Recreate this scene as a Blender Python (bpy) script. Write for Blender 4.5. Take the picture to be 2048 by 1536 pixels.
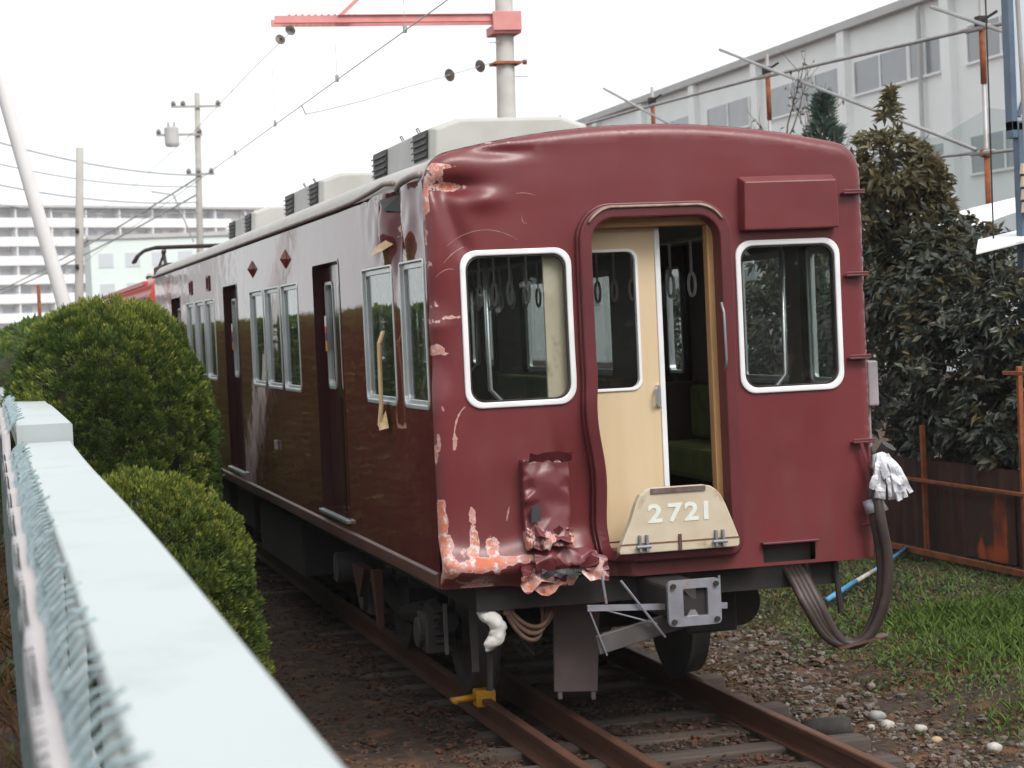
import bpy, bmesh, math, random
import numpy as np
from mathutils import Vector, Matrix, noise, geometry

for o in list(bpy.data.objects):
    bpy.data.objects.remove(o)
scene = bpy.context.scene
COL = scene.collection
RD = math.radians
random.seed(7)
RNG = np.random.default_rng(11)

# ------------------------------------------------------------------ camera
CAM = Vector((-3.9636, -11.9546, 2.506))
YAW, PITCH, ROLL, FPX = 0.2506, -0.0298, -0.0454, 4215.66
fwd = Vector((math.sin(YAW) * math.cos(PITCH), math.cos(YAW) * math.cos(PITCH), math.sin(PITCH)))
rgt0 = Vector((math.cos(YAW), -math.sin(YAW), 0))
up0 = rgt0.cross(fwd)
rgt = rgt0 * math.cos(ROLL) + up0 * math.sin(ROLL)
upv = up0 * math.cos(ROLL) - rgt0 * math.sin(ROLL)
cam_data = bpy.data.cameras.new('camera')
cam = bpy.data.objects.new('camera', cam_data)
COL.objects.link(cam)
m = Matrix((rgt, upv, -fwd)).transposed().to_4x4()
m.translation = CAM
cam.matrix_world = m
cam_data.sensor_width = 36
cam_data.lens = FPX / 2048 * 36
cam_data.clip_start = 0.05
cam_data.clip_end = 3000
cam_data.dof.use_dof = True
cam_data.dof.focus_distance = 13.2
cam_data.dof.aperture_fstop = 4.8
scene.camera = cam

# ------------------------------------------------------------------ sky, sun, exposure
SUN_EL, SUN_AZ = 48.0, 162.0          # compass-like azimuth: 0 = +y, 90 = +x
world = bpy.data.worlds.new('World')
scene.world = world
world.use_nodes = True
nt = world.node_tree
nt.nodes.clear()
sky = nt.nodes.new('ShaderNodeTexSky')
sky.sky_type = 'NISHITA'
sky.sun_disc = False
sky.sun_elevation = RD(SUN_EL)
sky.sun_rotation = RD(SUN_AZ)
sky.air_density = 1.0
sky.dust_density = 6.0
sky.ozone_density = 1.0
hs = nt.nodes.new('ShaderNodeHueSaturation')
hs.inputs['Saturation'].default_value = 0.22
mixw = nt.nodes.new('ShaderNodeMix')
mixw.data_type = 'RGBA'
mixw.inputs[0].default_value = 0.72            # thick even cloud over the clear sky
mixw.inputs[7].default_value = (10.6, 11.1, 11.2, 1)
bg = nt.nodes.new('ShaderNodeBackground')
bg.inputs['Strength'].default_value = 0.078
wo = nt.nodes.new('ShaderNodeOutputWorld')
nt.links.new(sky.outputs[0], hs.inputs['Color'])
nt.links.new(hs.outputs[0], mixw.inputs[6])
nt.links.new(mixw.outputs[2], bg.inputs['Color'])
nt.links.new(bg.outputs[0], wo.inputs['Surface'])

sun_data = bpy.data.lights.new('sun', 'SUN')
sun_data.energy = 1.5
sun_data.angle = RD(25)
sun_data.color = (1.0, 0.96, 0.9)
sun = bpy.data.objects.new('sun', sun_data)
COL.objects.link(sun)
sd = Vector((math.sin(RD(SUN_AZ)) * math.cos(RD(SUN_EL)), math.cos(RD(SUN_AZ)) * math.cos(RD(SUN_EL)), math.sin(RD(SUN_EL))))
sun.rotation_euler = (-sd).to_track_quat('-Z', 'Y').to_euler()
sun.location = (0, -20, 30)

vs = scene.view_settings
vs.view_transform = 'Standard'
vs.look = 'None'
vs.exposure = 0.95
vs.gamma = 1.0
vs.use_curve_mapping = False

# ------------------------------------------------------------------ helpers
ORG = {}


def sm(a, b, x):
    t = (x - a) / (b - a)
    t = np.clip(t, 0, 1)
    return t * t * (3 - 2 * t)


def tag(o, label=None, cat=None, group=None, kind=None):
    if label:
        o['label'] = label
    if cat:
        o['category'] = cat
    if group:
        o['group'] = group
    if kind:
        o['kind'] = kind
    return o


def thing(name, loc, label, cat, group=None):
    o = bpy.data.objects.new(name, None)
    COL.objects.link(o)
    o.location = loc
    o.empty_display_size = 0.2
    ORG[o.name] = Vector(loc)
    return tag(o, label, cat, group)


def link_mesh(name, verts, faces, mat, parent=None, smooth=False, bevel=0, attrs=None, origin=None):
    """verts in world coordinates"""
    me = bpy.data.meshes.new(name)
    o = bpy.data.objects.new(name, me)
    org = Vector((0, 0, 0))
    if parent is not None:
        org = ORG[parent.name]
    elif origin is not None:
        org = Vector(origin)
        o.location = origin
    V = np.asarray(verts, dtype=np.float64) - np.array(org)
    me.from_pydata(V.tolist(), [], faces)
    if smooth:
        me.polygons.foreach_set('use_smooth', [True] * len(me.polygons))
    if attrs:
        for k, a in attrs.items():
            at = me.attributes.new(k, 'FLOAT', 'POINT')
            at.data.foreach_set('value', np.asarray(a, dtype=np.float32))
    me.update()
    if mat is not None:
        me.materials.append(mat)
    COL.objects.link(o)
    if parent is not None:
        o.parent = parent
    ORG[o.name] = org
    if bevel:
        b = o.modifiers.new('bevel', 'BEVEL')
        b.width = bevel
        b.segments = 2
        b.limit_method = 'ANGLE'
        b.angle_limit = RD(40)
    return o


class MB:
    def __init__(s):
        s.v = []
        s.f = []

    def add(s, vs_, fs_):
        n = len(s.v)
        s.v += [tuple(p) for p in vs_]
        s.f += [tuple(i + n for i in f) for f in fs_]
        return s

    def hexa(s, p):
        return s.add(p, [(0, 3, 2, 1), (4, 5, 6, 7), (0, 1, 5, 4), (1, 2, 6, 5), (2, 3, 7, 6), (3, 0, 4, 7)])

    def box(s, x0, x1, y0, y1, z0, z1):
        return s.hexa([(x0, y0, z0), (x1, y0, z0), (x1, y1, z0), (x0, y1, z0), (x0, y0, z1), (x1, y0, z1), (x1, y1, z1), (x0, y1, z1)])

    def bar(s, a, b, w, h, up=(0, 0, 1)):
        """rectangular bar from a to b, w sideways, h along up"""
        a, b, up = Vector(a), Vector(b), Vector(up)
        d = (b - a).normalized()
        sd_ = d.cross(up)
        if sd_.length < 1e-4:
            sd_ = d.cross(Vector((1, 0, 0)))
        sd_.normalize()
        u = sd_.cross(d).normalized()
        sd_ *= w / 2
        u = u * h / 2
        p = []
        for q in (a, b):
            p += [q - sd_ - u, q + sd_ - u, q + sd_ + u, q - sd_ + u]
        return s.add(p, [(0, 1, 2, 3), (7, 6, 5, 4), (0, 4, 5, 1), (1, 5, 6, 2), (2, 6, 7, 3), (3, 7, 4, 0)])

    def tube(s, pts, r, n=8, cap=True):
        pts = [Vector(p) for p in pts]
        k = len(pts)
        rs = r if hasattr(r, '__len__') else [r] * k
        t0 = (pts[1] - pts[0]).normalized()
        a = t0.orthogonal().normalized()
        vs_, fs_ = [], []
        for i in range(k):
            if i == 0:
                t = pts[1] - pts[0]
            elif i == k - 1:
                t = pts[-1] - pts[-2]
            else:
                t = pts[i + 1] - pts[i - 1]
            t.normalize()
            a = (a - t * a.dot(t))
            a = a.normalized() if a.length > 1e-6 else t.orthogonal().normalized()
            b = t.cross(a)
            for j in range(n):
                an = 2 * math.pi * j / n
                vs_.append(pts[i] + (a * math.cos(an) + b * math.sin(an)) * rs[i])
        for i in range(k - 1):
            for j in range(n):
                j2 = (j + 1) % n
                fs_.append((i * n + j, i * n + j2, (i + 1) * n + j2, (i + 1) * n + j))
        if cap:
            fs_.append(tuple(range(n - 1, -1, -1)))
            fs_.append(tuple((k - 1) * n + j for j in range(n)))
        return s.add(vs_, fs_)

    def cyl(s, a, b, r, n=12, r2=None):
        return s.tube([a, b], [r, r if r2 is None else r2], n)

    def prism(s, poly, fn, d0, d1):
        """poly (u,v) loop; fn(u,v,d) -> point; extruded between depths d0 and d1"""
        n = len(poly)
        vs_ = [fn(u, v, d0) for u, v in poly] + [fn(u, v, d1) for u, v in poly]
        fs_ = [tuple(range(n)), tuple(range(2 * n - 1, n - 1, -1))]
        for i in range(n):
            j = (i + 1) % n
            fs_.append((i, i + n, j + n, j))
        return s.add(vs_, fs_)

    def ring(s, outer, inner, fn, d0, d1):
        n = len(outer)
        vs_ = [fn(u, v, d0) for u, v in outer] + [fn(u, v, d0) for u, v in inner] + [fn(u, v, d1) for u, v in outer] + [fn(u, v, d1) for u, v in inner]
        fs_ = []
        for i in range(n):
            j = (i + 1) % n
            fs_ += [(i, j, n + j, n + i), (2 * n + i, 3 * n + i, 3 * n + j, 2 * n + j), (i, 2 * n + i, 2 * n + j, j), (n + i, n + j, 3 * n + j, 3 * n + i)]
        return s.add(vs_, fs_)

    def build(s, name, mat, parent=None, **k):
        return link_mesh(name, s.v, s.f, mat, parent, **k)


def fix_normals(o):
    bm = bmesh.new()
    bm.from_mesh(o.data)
    bmesh.ops.recalc_face_normals(bm, faces=bm.faces)
    bm.to_mesh(o.data)
    bm.free()
    return o


def rrect(u0, u1, v0, v1, r, n=6):
    rs = r if hasattr(r, '__len__') else (r, r, r, r)     # BL BR TR TL
    out = []
    for (cu, cv, a0, rr) in ((u0, v0, 180, rs[0]), (u1, v0, 270, rs[1]), (u1, v1, 0, rs[2]), (u0, v1, 90, rs[3])):
        su = 1 if cu == u0 else -1
        sv = 1 if cv == v0 else -1
        for i in range(n + 1):
            a = RD(a0 + 90 * i / n)
            out.append((cu + su * rr + rr * math.cos(a), cv + sv * rr + rr * math.sin(a)))
    return out


def inset(loop, d):
    """move a convex loop inward by d towards its own box"""
    us = [p[0] for p in loop]
    vs_ = [p[1] for p in loop]
    cu, cv = (min(us) + max(us)) / 2, (min(vs_) + max(vs_)) / 2
    hu, hv = (max(us) - min(us)) / 2, (max(vs_) - min(vs_)) / 2
    return [(cu + (u - cu) * (hu - d) / hu, cv + (v - cv) * (hv - d) / hv) for u, v in loop]


def inside(P, poly):
    x, y = P[:, 0], P[:, 1]
    c = np.zeros(len(P), bool)
    n = len(poly)
    for i in range(n):
        x0, y0 = poly[i]
        x1, y1 = poly[(i + 1) % n]
        if y0 == y1:
            continue
        k = ((y0 > y) != (y1 > y)) & (x < (x1 - x0) * (y - y0) / (y1 - y0) + x0)
        c ^= k
    return c


def sheet(outer, holes, extra):
    """triangulated flat sheet with holes; extra = sample points inside"""
    pts, edges = [], []
    for lp in [outer] + holes:
        n0 = len(pts)
        pts += [Vector(p) for p in lp]
        edges += [(n0 + i, n0 + (i + 1) % len(lp)) for i in range(len(lp))]
    E_ = np.asarray(extra, float).reshape(-1, 2)
    if len(E_):
        ok = inside(E_, outer)
        for h in holes:
            ok &= ~inside(E_, h)
        pts += [Vector((float(a), float(b))) for a, b in E_[ok]]
    r = geometry.delaunay_2d_cdt(pts, edges, [], 0, 1e-5)
    V = np.array([(p.x, p.y) for p in r[0]])
    F = np.array([list(f) for f in r[2]])
    c = V[F].mean(axis=1)
    ok = inside(c, outer)
    for h in holes:
        ok &= ~inside(c, h)
    return V, F[ok]


# ------------------------------------------------------------------ materials
def mk(name):
    mt = bpy.data.materials.new(name)
    mt.use_nodes = True
    n = mt.node_tree
    return mt, n, n.nodes['Principled BSDF']


def nd(n, t, **k):
    x = n.nodes.new(t)
    for a, b in k.items():
        setattr(x, a, b)
    return x


def mixc(n, fac, a, b, blend='MIX'):
    x = nd(n, 'ShaderNodeMix', data_type='RGBA', blend_type=blend)
    for sock, val in ((0, fac), (6, a), (7, b)):
        if hasattr(val, 'is_output'):
            n.links.new(val, x.inputs[sock])
        else:
            x.inputs[sock].default_value = val if sock == 0 else (*val, 1)
    return x.outputs[2]


def coords(n, scale=(1, 1, 1), kind='Object'):
    tc = nd(n, 'ShaderNodeTexCoord')
    mp = nd(n, 'ShaderNodeMapping')
    mp.inputs['Scale'].default_value = scale
    n.links.new(tc.outputs[kind], mp.inputs['Vector'])
    return mp.outputs[0]


def ntex(n, vec, scale, detail=4, rough=0.55, dist=0.0):
    x = nd(n, 'ShaderNodeTexNoise')
    x.inputs['Scale'].default_value = scale
    x.inputs['Detail'].default_value = detail
    x.inputs['Roughness'].default_value = rough
    x.inputs['Distortion'].default_value = dist
    n.links.new(vec, x.inputs['Vector'])
    return x.outputs['Fac']


def ramp(n, fac, a, b, c0=(0, 0, 0), c1=(1, 1, 1)):
    x = nd(n, 'ShaderNodeValToRGB')
    x.color_ramp.elements[0].position = a
    x.color_ramp.elements[1].position = b
    x.color_ramp.elements[0].color = (*c0, 1)
    x.color_ramp.elements[1].color = (*c1, 1)
    n.links.new(fac, x.inputs[0])
    return x.outputs[0]


def bumpn(n, p, h, strength, dist=0.02):
    b = nd(n, 'ShaderNodeBump')
    b.inputs['Strength'].default_value = strength
    b.inputs['Distance'].default_value = dist
    n.links.new(h, b.inputs['Height'])
    n.links.new(b.outputs[0], p.inputs['Normal'])
    return b


def surf(name, c0, c1=None, rough=0.7, metal=0.0, scale=6.0, bump=0.15, spec=0.4, stretch=(1, 1, 1), rust=None, rust_amt=0.5, lo=0.35, hi=0.65, detail=5):
    """general weathered surface: two tones by noise, optional rust blotches"""
    mt, n, p = mk(name)
    v = coords(n, stretch)
    f = ntex(n, v, scale, detail)
    c = mixc(n, ramp(n, f, lo, hi), c0, c1 or tuple(x * 0.75 for x in c0))
    if rust:
        f2 = ntex(n, v, scale * 0.6 + 1.3, 7, 0.65)
        c = mixc(n, ramp(n, f2, 1 - rust_amt - 0.05, 1 - rust_amt + 0.08), c, rust)
    n.links.new(c, p.inputs['Base Color'])
    p.inputs['Roughness'].default_value = rough
    p.inputs['Metallic'].default_value = metal
    p.inputs['Specular IOR Level'].default_value = spec
    if bump:
        bumpn(n, p, ntex(n, v, scale * 5, 4), bump, 0.01)
    return mt


def leafmat(name, c0, c1, rough=0.45, spec=0.4, trans=0.25, c2=None):
    mt, n, p = mk(name)
    g = nd(n, 'ShaderNodeNewGeometry')
    v = coords(n)
    f = ntex(n, v, 2.2, 3)
    c = mixc(n, g.outputs['Random Per Island'], c0, c1)
    c = mixc(n, ramp(n, f, 0.35, 0.7), c, tuple(0.5 * (a + b) * 0.72 for a, b in zip(c0, c1)))
    if c2:
        mth = nd(n, 'ShaderNodeMath', operation='GREATER_THAN')
        mul = nd(n, 'ShaderNodeMath', operation='MULTIPLY')
        fr = nd(n, 'ShaderNodeMath', operation='FRACT')
        mul.inputs[1].default_value = 17.3
        n.links.new(g.outputs['Random Per Island'], mul.inputs[0])
        n.links.new(mul.outputs[0], fr.inputs[0])
        n.links.new(fr.outputs[0], mth.inputs[0])
        mth.inputs[1].default_value = 0.86
        c = mixc(n, mth.outputs[0], c, c2)
    n.links.new(c, p.inputs['Base Color'])
    p.inputs['Roughness'].default_value = rough
    p.inputs['Specular IOR Level'].default_value = spec
    tr = nd(n, 'ShaderNodeBsdfTranslucent')
    n.links.new(c, tr.inputs[0])
    ms = nd(n, 'ShaderNodeMixShader')
    ms.inputs[0].default_value = trans
    out = n.nodes['Material Output']
    n.links.new(p.outputs[0], ms.inputs[1])
    n.links.new(tr.outputs[0], ms.inputs[2])
    n.links.new(ms.outputs[0], out.inputs['Surface'])
    return mt


def glassmat(name, tint, ior=1.5, rough=0.0, dirt=0.06):
    mt, n, p = mk(name)
    out = n.nodes['Material Output']
    tr = nd(n, 'ShaderNodeBsdfTransparent')
    tr.inputs[0].default_value = (*tint, 1)
    gl = nd(n, 'ShaderNodeBsdfGlossy')
    gl.inputs['Roughness'].default_value = rough
    fr = nd(n, 'ShaderNodeFresnel')
    fr.inputs['IOR'].default_value = ior
    geo = nd(n, 'ShaderNodeNewGeometry')
    # same reflectance from both faces of a thin pane
    mixv = nd(n, 'ShaderNodeMix', data_type='FLOAT')
    mixv.inputs[2].default_value = ior
    mixv.inputs[3].default_value = 1.0 / ior
    n.links.new(geo.outputs['Backfacing'], mixv.inputs[0])
    n.links.new(mixv.outputs[0], fr.inputs['IOR'])
    v = coords(n)
    d = ntex(n, v, 3.0, 6, 0.7)
    df = nd(n, 'ShaderNodeBsdfDiffuse')
    df.inputs[0].default_value = (0.5, 0.5, 0.48, 1)
    m0 = nd(n, 'ShaderNodeMixShader')
    mu = nd(n, 'ShaderNodeMath', operation='MULTIPLY')
    n.links.new(d, mu.inputs[0])
    mu.inputs[1].default_value = dirt
    n.links.new(mu.outputs[0], m0.inputs[0])
    n.links.new(tr.outputs[0], m0.inputs[1])
    n.links.new(df.outputs[0], m0.inputs[2])
    m1 = nd(n, 'ShaderNodeMixShader')
    n.links.new(fr.outputs[0], m1.inputs[0])
    n.links.new(m0.outputs[0], m1.inputs[1])
    n.links.new(gl.outputs[0], m1.inputs[2])
    b = nd(n, 'ShaderNodeBump')
    b.inputs['Strength'].default_value = 0.03
    b.inputs['Distance'].default_value = 0.05
    n.links.new(ntex(n, v, 2.0, 1), b.inputs['Height'])
    n.links.new(b.outputs[0], gl.inputs['Normal'])
    n.links.new(m1.outputs[0], out.inputs['Surface'])
    return mt


M = {}


def paint(name, base, rough, wavy, dirt, spec=0.5, coat=0.0):
    """maroon coach paint; the 'wear' attribute uncovers primer where the metal was crushed"""
    mt, n, p = mk(name)
    v = coords(n)
    f = ntex(n, v, 1.6, 5)
    c = mixc(n, ramp(n, f, 0.3, 0.75), base, tuple(x * 0.8 for x in base))
    # grime creeping up from the sill and vertical streaks
    sx = nd(n, 'ShaderNodeSeparateXYZ')
    n.links.new(v, sx.inputs[0])
    mr = nd(n, 'ShaderNodeMapRange')
    mr.inputs[1].default_value = 1.9
    mr.inputs[2].default_value = 0.95
    n.links.new(sx.outputs['Z'], mr.inputs[0])
    st = ntex(n, coords(n, (5, 5, 0.35)), 3.0, 5)
    mu = nd(n, 'ShaderNodeMath', operation='MULTIPLY')
    n.links.new(mr.outputs[0], mu.inputs[0])
    n.links.new(ramp(n, st, 0.4, 0.75), mu.inputs[1])
    mu2 = nd(n, 'ShaderNodeMath', operation='MULTIPLY')
    n.links.new(mu.outputs[0], mu2.inputs[0])
    mu2.inputs[1].default_value = dirt
    c = mixc(n, mu2.outputs[0], c, (0.09, 0.06, 0.045))
    # wear
    at = nd(n, 'ShaderNodeAttribute', attribute_name='wear')
    fn = ntex(n, v, 9.0, 6, 0.62)
    fn2 = ntex(n, v, 38.0, 3, 0.6)
    a1 = nd(n, 'ShaderNodeMath', operation='MULTIPLY_ADD')
    n.links.new(fn, a1.inputs[0])
    a1.inputs[1].default_value = 1.5
    n.links.new(at.outputs['Fac'], a1.inputs[2])
    a2 = nd(n, 'ShaderNodeMath', operation='MULTIPLY_ADD')
    n.links.new(fn2, a2.inputs[0])
    a2.inputs[1].default_value = 0.42
    n.links.new(a1.outputs[0], a2.inputs[2])       # wear + noise, threshold about 1.5
    sub = nd(n, 'ShaderNodeMath', operation='SUBTRACT')
    n.links.new(a2.outputs[0], sub.inputs[0])
    sub.inputs[1].default_value = 1.07
    fn3 = ntex(n, v, 130.0, 2, 0.6)
    a3 = nd(n, 'ShaderNodeMath', operation='MULTIPLY_ADD')
    n.links.new(fn3, a3.inputs[0])
    a3.inputs[1].default_value = 0.16
    n.links.new(sub.outputs[0], a3.inputs[2])
    sub = nd(n, 'ShaderNodeMath', operation='SUBTRACT')
    n.links.new(a3.outputs[0], sub.inputs[0])
    sub.inputs[1].default_value = 0.08
    raw = ramp(n, sub.outputs[0], 0.44, 0.47)
    inner = ramp(n, sub.outputs[0], 0.50, 0.56)
    prim = mixc(n, ramp(n, ntex(n, v, 14, 4), 0.38, 0.62), (0.46, 0.115, 0.05), (0.46, 0.23, 0.20))
    prim = mixc(n, ramp(n, ntex(n, v, 23, 6, .7), 0.53, 0.60), prim, (0.52, 0.46, 0.45))
    edge = mixc(n, raw, c, (0.5, 0.33, 0.31))
    cc = mixc(n, inner, edge, prim)
    n.links.new(cc, p.inputs['Base Color'])
    rr = nd(n, 'ShaderNodeMapRange')
    rr.inputs[3].default_value = rough
    rn_ = nd(n, 'ShaderNodeMapRange')
    n.links.new(ntex(n, coords(n, (1, 1, .5)), 3.5, 6, .65), rn_.inputs[0])
    rn_.inputs[1].default_value = .35
    rn_.inputs[2].default_value = .75
    rn_.inputs[3].default_value = rough
    rn_.inputs[4].default_value = rough + (.16 if rough > .1 else .05)
    n.links.new(rn_.outputs[0], rr.inputs[3])
    rr.inputs[4].default_value = 0.7
    n.links.new(raw, rr.inputs[0])
    n.links.new(rr.outputs[0], p.inputs['Roughness'])
    p.inputs['Specular IOR Level'].default_value = spec
    p.inputs['Coat Weight'].default_value = coat
    p.inputs['Coat Roughness'].default_value = 0.06
    wv = ntex(n, coords(n, (1, 1, 2.2)), 2.4, 2, 0.4)
    b = bumpn(n, p, wv, wavy, 0.03)
    if coat:
        n.links.new(b.outputs[0], p.inputs['Coat Normal'])
    return mt


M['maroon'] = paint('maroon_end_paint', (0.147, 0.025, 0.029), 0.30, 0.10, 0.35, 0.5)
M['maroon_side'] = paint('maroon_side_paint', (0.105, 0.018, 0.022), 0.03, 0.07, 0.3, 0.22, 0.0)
M['maroon_door'] = paint('door_shade_maroon', (0.042, 0.011, 0.012), 0.09, 0.07, 0.3, 0.3, 0.0)  # darker copy of the side maroon: recess shade put into the colour
M['maroon_trim'] = surf('maroon_trim_paint', (0.115, 0.022, 0.027), (0.09, 0.019, 0.023), 0.38, scale=4, bump=0.05)
M['crush'] = surf('crushed_paint', (0.15, 0.033, 0.036), (0.115, 0.024, 0.028), 0.25, scale=4, bump=0.05, rust=(0.5, 0.13, 0.06), rust_amt=0.33, spec=0.7)
M['primer'] = surf('torn_primer', (0.5, 0.13, 0.055), (0.5, 0.26, 0.22), 0.5, scale=9, bump=0.15, rust=(0.10, 0.03, 0.03), rust_amt=0.46)
M['cream'] = surf('cream_door_paint', (0.55, 0.42, 0.26), (0.59, 0.46, 0.30), 0.5, scale=2.2, bump=0.03, stretch=(4, 4, 0.4))
M['cream2'] = surf('cream_hatch_paint', (0.53, 0.46, 0.36), (0.47, 0.39, 0.29), 0.6, scale=5, bump=0.1, rust=(0.24, 0.15, 0.09), rust_amt=0.37)
M['jamb'] = surf('ochre_jamb_paint', (0.44, 0.25, 0.11), (0.4, 0.22, 0.1), 0.5, scale=6, bump=0.05)
M['white'] = surf('white_window_rubber', (0.74, 0.74, 0.75), (0.66, 0.66, 0.68), 0.45, scale=6, bump=0.04)
M['digit'] = surf('digit_white_paint', (0.68, 0.70, 0.66), (0.6, 0.6, 0.54), 0.6, scale=24, bump=0.02, rust=(0.5, 0.42, 0.32), rust_amt=0.36)
M['alu'] = surf('aluminium', (0.62, 0.63, 0.65), (0.52, 0.53, 0.55), 0.3, 0.85, scale=8, bump=0.04)
M['steel'] = surf('grey_steel', (0.25, 0.25, 0.285), (0.19, 0.19, 0.215), 0.5, 0.3, scale=9, bump=0.15, rust=(0.3, 0.11, 0.05), rust_amt=0.36)
M['dark'] = surf('underframe_grime', (0.024, 0.020, 0.019), (0.014, 0.012, 0.012), 0.75, scale=7, bump=0.2)
M['darkgrey'] = surf('dark_grey_plate', (0.075, 0.066, 0.066), (0.055, 0.047, 0.046), 0.6, scale=5, bump=0.12)
M['rubber'] = surf('black_rubber', (0.018, 0.015, 0.014), (0.034, 0.026, 0.024), 0.5, scale=8, bump=0.1)
M['jumper'] = surf('brown_black_cable', (0.042, 0.026, 0.022), (0.026, 0.018, 0.016), 0.5, scale=7, bump=0.15, rust=(0.075, 0.05, 0.04), rust_amt=0.36)
M['hose'] = surf('brown_hose', (0.19, 0.11, 0.08), (0.13, 0.075, 0.055), 0.6, scale=12, bump=0.1)
M['sole'] = surf('rusty_sole_bar', (0.115, 0.052, 0.04), (0.075, 0.035, 0.03), 0.5, scale=3, bump=0.2, stretch=(1, 0.4, 2), rust=(0.2, 0.075, 0.035), rust_amt=0.3)
M['roof'] = surf('grey_roof_paint', (0.38, 0.36, 0.345), (0.33, 0.31, 0.295), 0.6, scale=3, bump=0.06)
M['acbox'] = surf('pale_unit_paint', (0.40, 0.395, 0.38), (0.35, 0.34, 0.32), 0.55, scale=3, bump=0.05)
M['gutter'] = surf('gutter_paint', (0.28, 0.23, 0.21), (0.2, 0.16, 0.15), 0.5, scale=5, bump=0.1)
M['louvre'] = surf('louvre_black', (0.03, 0.03, 0.032), (0.05, 0.05, 0.05), 0.6, scale=5, bump=0)
M['glass'] = glassmat('window_glass', (0.84, 0.88, 0.87), dirt=0.06)
M['glass_end'] = glassmat('end_window_glass', (0.93, 0.95, 0.94), dirt=0.014)
M['wood'] = surf('mahogany_lining', (0.085, 0.04, 0.026), (0.06, 0.028, 0.02), 0.4, scale=3, bump=0.03, stretch=(1, 1, 0.2))
M['ceil'] = surf('ceiling_lining', (0.30, 0.29, 0.27), (0.26, 0.25, 0.23), 0.6, scale=3, bump=0)
M['floor'] = surf('floor_linoleum', (0.09, 0.06, 0.045), (0.07, 0.045, 0.035), 0.6, scale=3, bump=0)
M['seat'] = surf('green_moquette', (0.12, 0.13, 0.035), (0.09, 0.10, 0.03), 0.9, scale=8, bump=0.1)
M['foil'] = surf('white_wrap', (0.58, 0.58, 0.61), (0.30, 0.30, 0.33), 0.32, 0.15, scale=16, bump=0.3, lo=0.42, hi=0.6)
M['rag'] = surf('white_cloth', (0.66, 0.64, 0.61), (0.5, 0.48, 0.45), 0.85, scale=14, bump=0.2)
M['yellow'] = surf('yellow_paint', (0.75, 0.36, 0.02), (0.62, 0.28, 0.02), 0.5, scale=9, bump=0.1)
M['strip'] = surf('pale_trim_wood', (0.62, 0.44, 0.25), (0.5, 0.3, 0.15), 0.6, scale=6, bump=0.1, stretch=(3, 3, 0.4))

# ------------------------------------------------------------------ ground
WALLX = -3.50          # retaining wall under the roadside fence
ROADZ = 1.0


def gh(x, y):
    """ground height (numpy ok)"""
    x = np.asarray(x, float)
    y = np.asarray(y, float)
    h = -0.235 + .055 * sm(1.05, .6, np.abs(x)) + 0 * x
    h = h + 0.085 * sm(-.80, -1.05, x)
    h = h + 0.03 * np.sin(y * 0.9 + x * 2) * sm(1.2, 2.2, np.abs(x))
    h = h + 0.20 * sm(1.3, 5.2, x)
    h = h + (ROADZ + 0.2) * sm(WALLX - 0.10, WALLX - 0.14, x)
    return h


def grid_axis(lo, hi, fine, far):
    a = list(np.arange(lo, hi + fine / 2, fine))
    s, l, r = fine, lo, hi
    pre, post = [], []
    while l > -far:
        s *= 1.35
        l -= s
        r += s
        pre.insert(0, l)
        post.append(r)
    return np.array(pre + a + post)


gx = grid_axis(-5, 6.5, 0.1, 1500)
gx = np.sort(np.unique(np.concatenate([gx, [WALLX - 0.11, WALLX - 0.13]])))
gy = grid_axis(-13, 14, 0.1, 1500)
GX, GY = np.meshgrid(gx, gy)
GZ = gh(GX, GY)
rough_ = RNG.normal(0, 1, GZ.shape)
rough_ = (rough_ + np.roll(rough_, 1, 0) + np.roll(rough_, 1, 1) + np.roll(rough_, -1, 0) + np.roll(rough_, -1, 1)) / 5
GZ = GZ + rough_ * 0.022 * (np.abs(GX) < 6) * (np.abs(GY) < 14)
nx, ny = len(gx), len(gy)
idx = np.arange(nx * ny).reshape(ny, nx)
F = np.stack([idx[:-1, :-1], idx[:-1, 1:], idx[1:, 1:], idx[1:, :-1]], -1).reshape(-1, 4)
mt, n, p = mk('ground_soil')
v = coords(n)
f1 = ntex(n, v, 1.1, 6, 0.6)
f2 = ntex(n, v, 14, 6, 0.7)
f3 = ntex(n, v, 3.2, 5, 0.6)
c = mixc(n, ramp(n, f1, 0.35, 0.65), (0.030, 0.020, 0.016), (0.055, 0.037, 0.028))
c = mixc(n, ramp(n, f2, 0.45, 0.7), c, (0.075, 0.058, 0.048))
c = mixc(n, ramp(n, f3, 0.52, 0.68), c, (0.13, 0.065, 0.035))
n.links.new(c, p.inputs['Base Color'])
p.inputs['Roughness'].default_value = 0.95
p.inputs['Specular IOR Level'].default_value = 0.15
bumpn(n, p, f2, 0.7, 0.05)
M['soil'] = mt
ground = link_mesh('ground', np.stack([GX, GY, GZ], -1).reshape(-1, 3), F.tolist(), M['soil'], smooth=True)
tag(ground, 'bare brown soil and old ballast around the track', 'ground', kind='structure')

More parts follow.
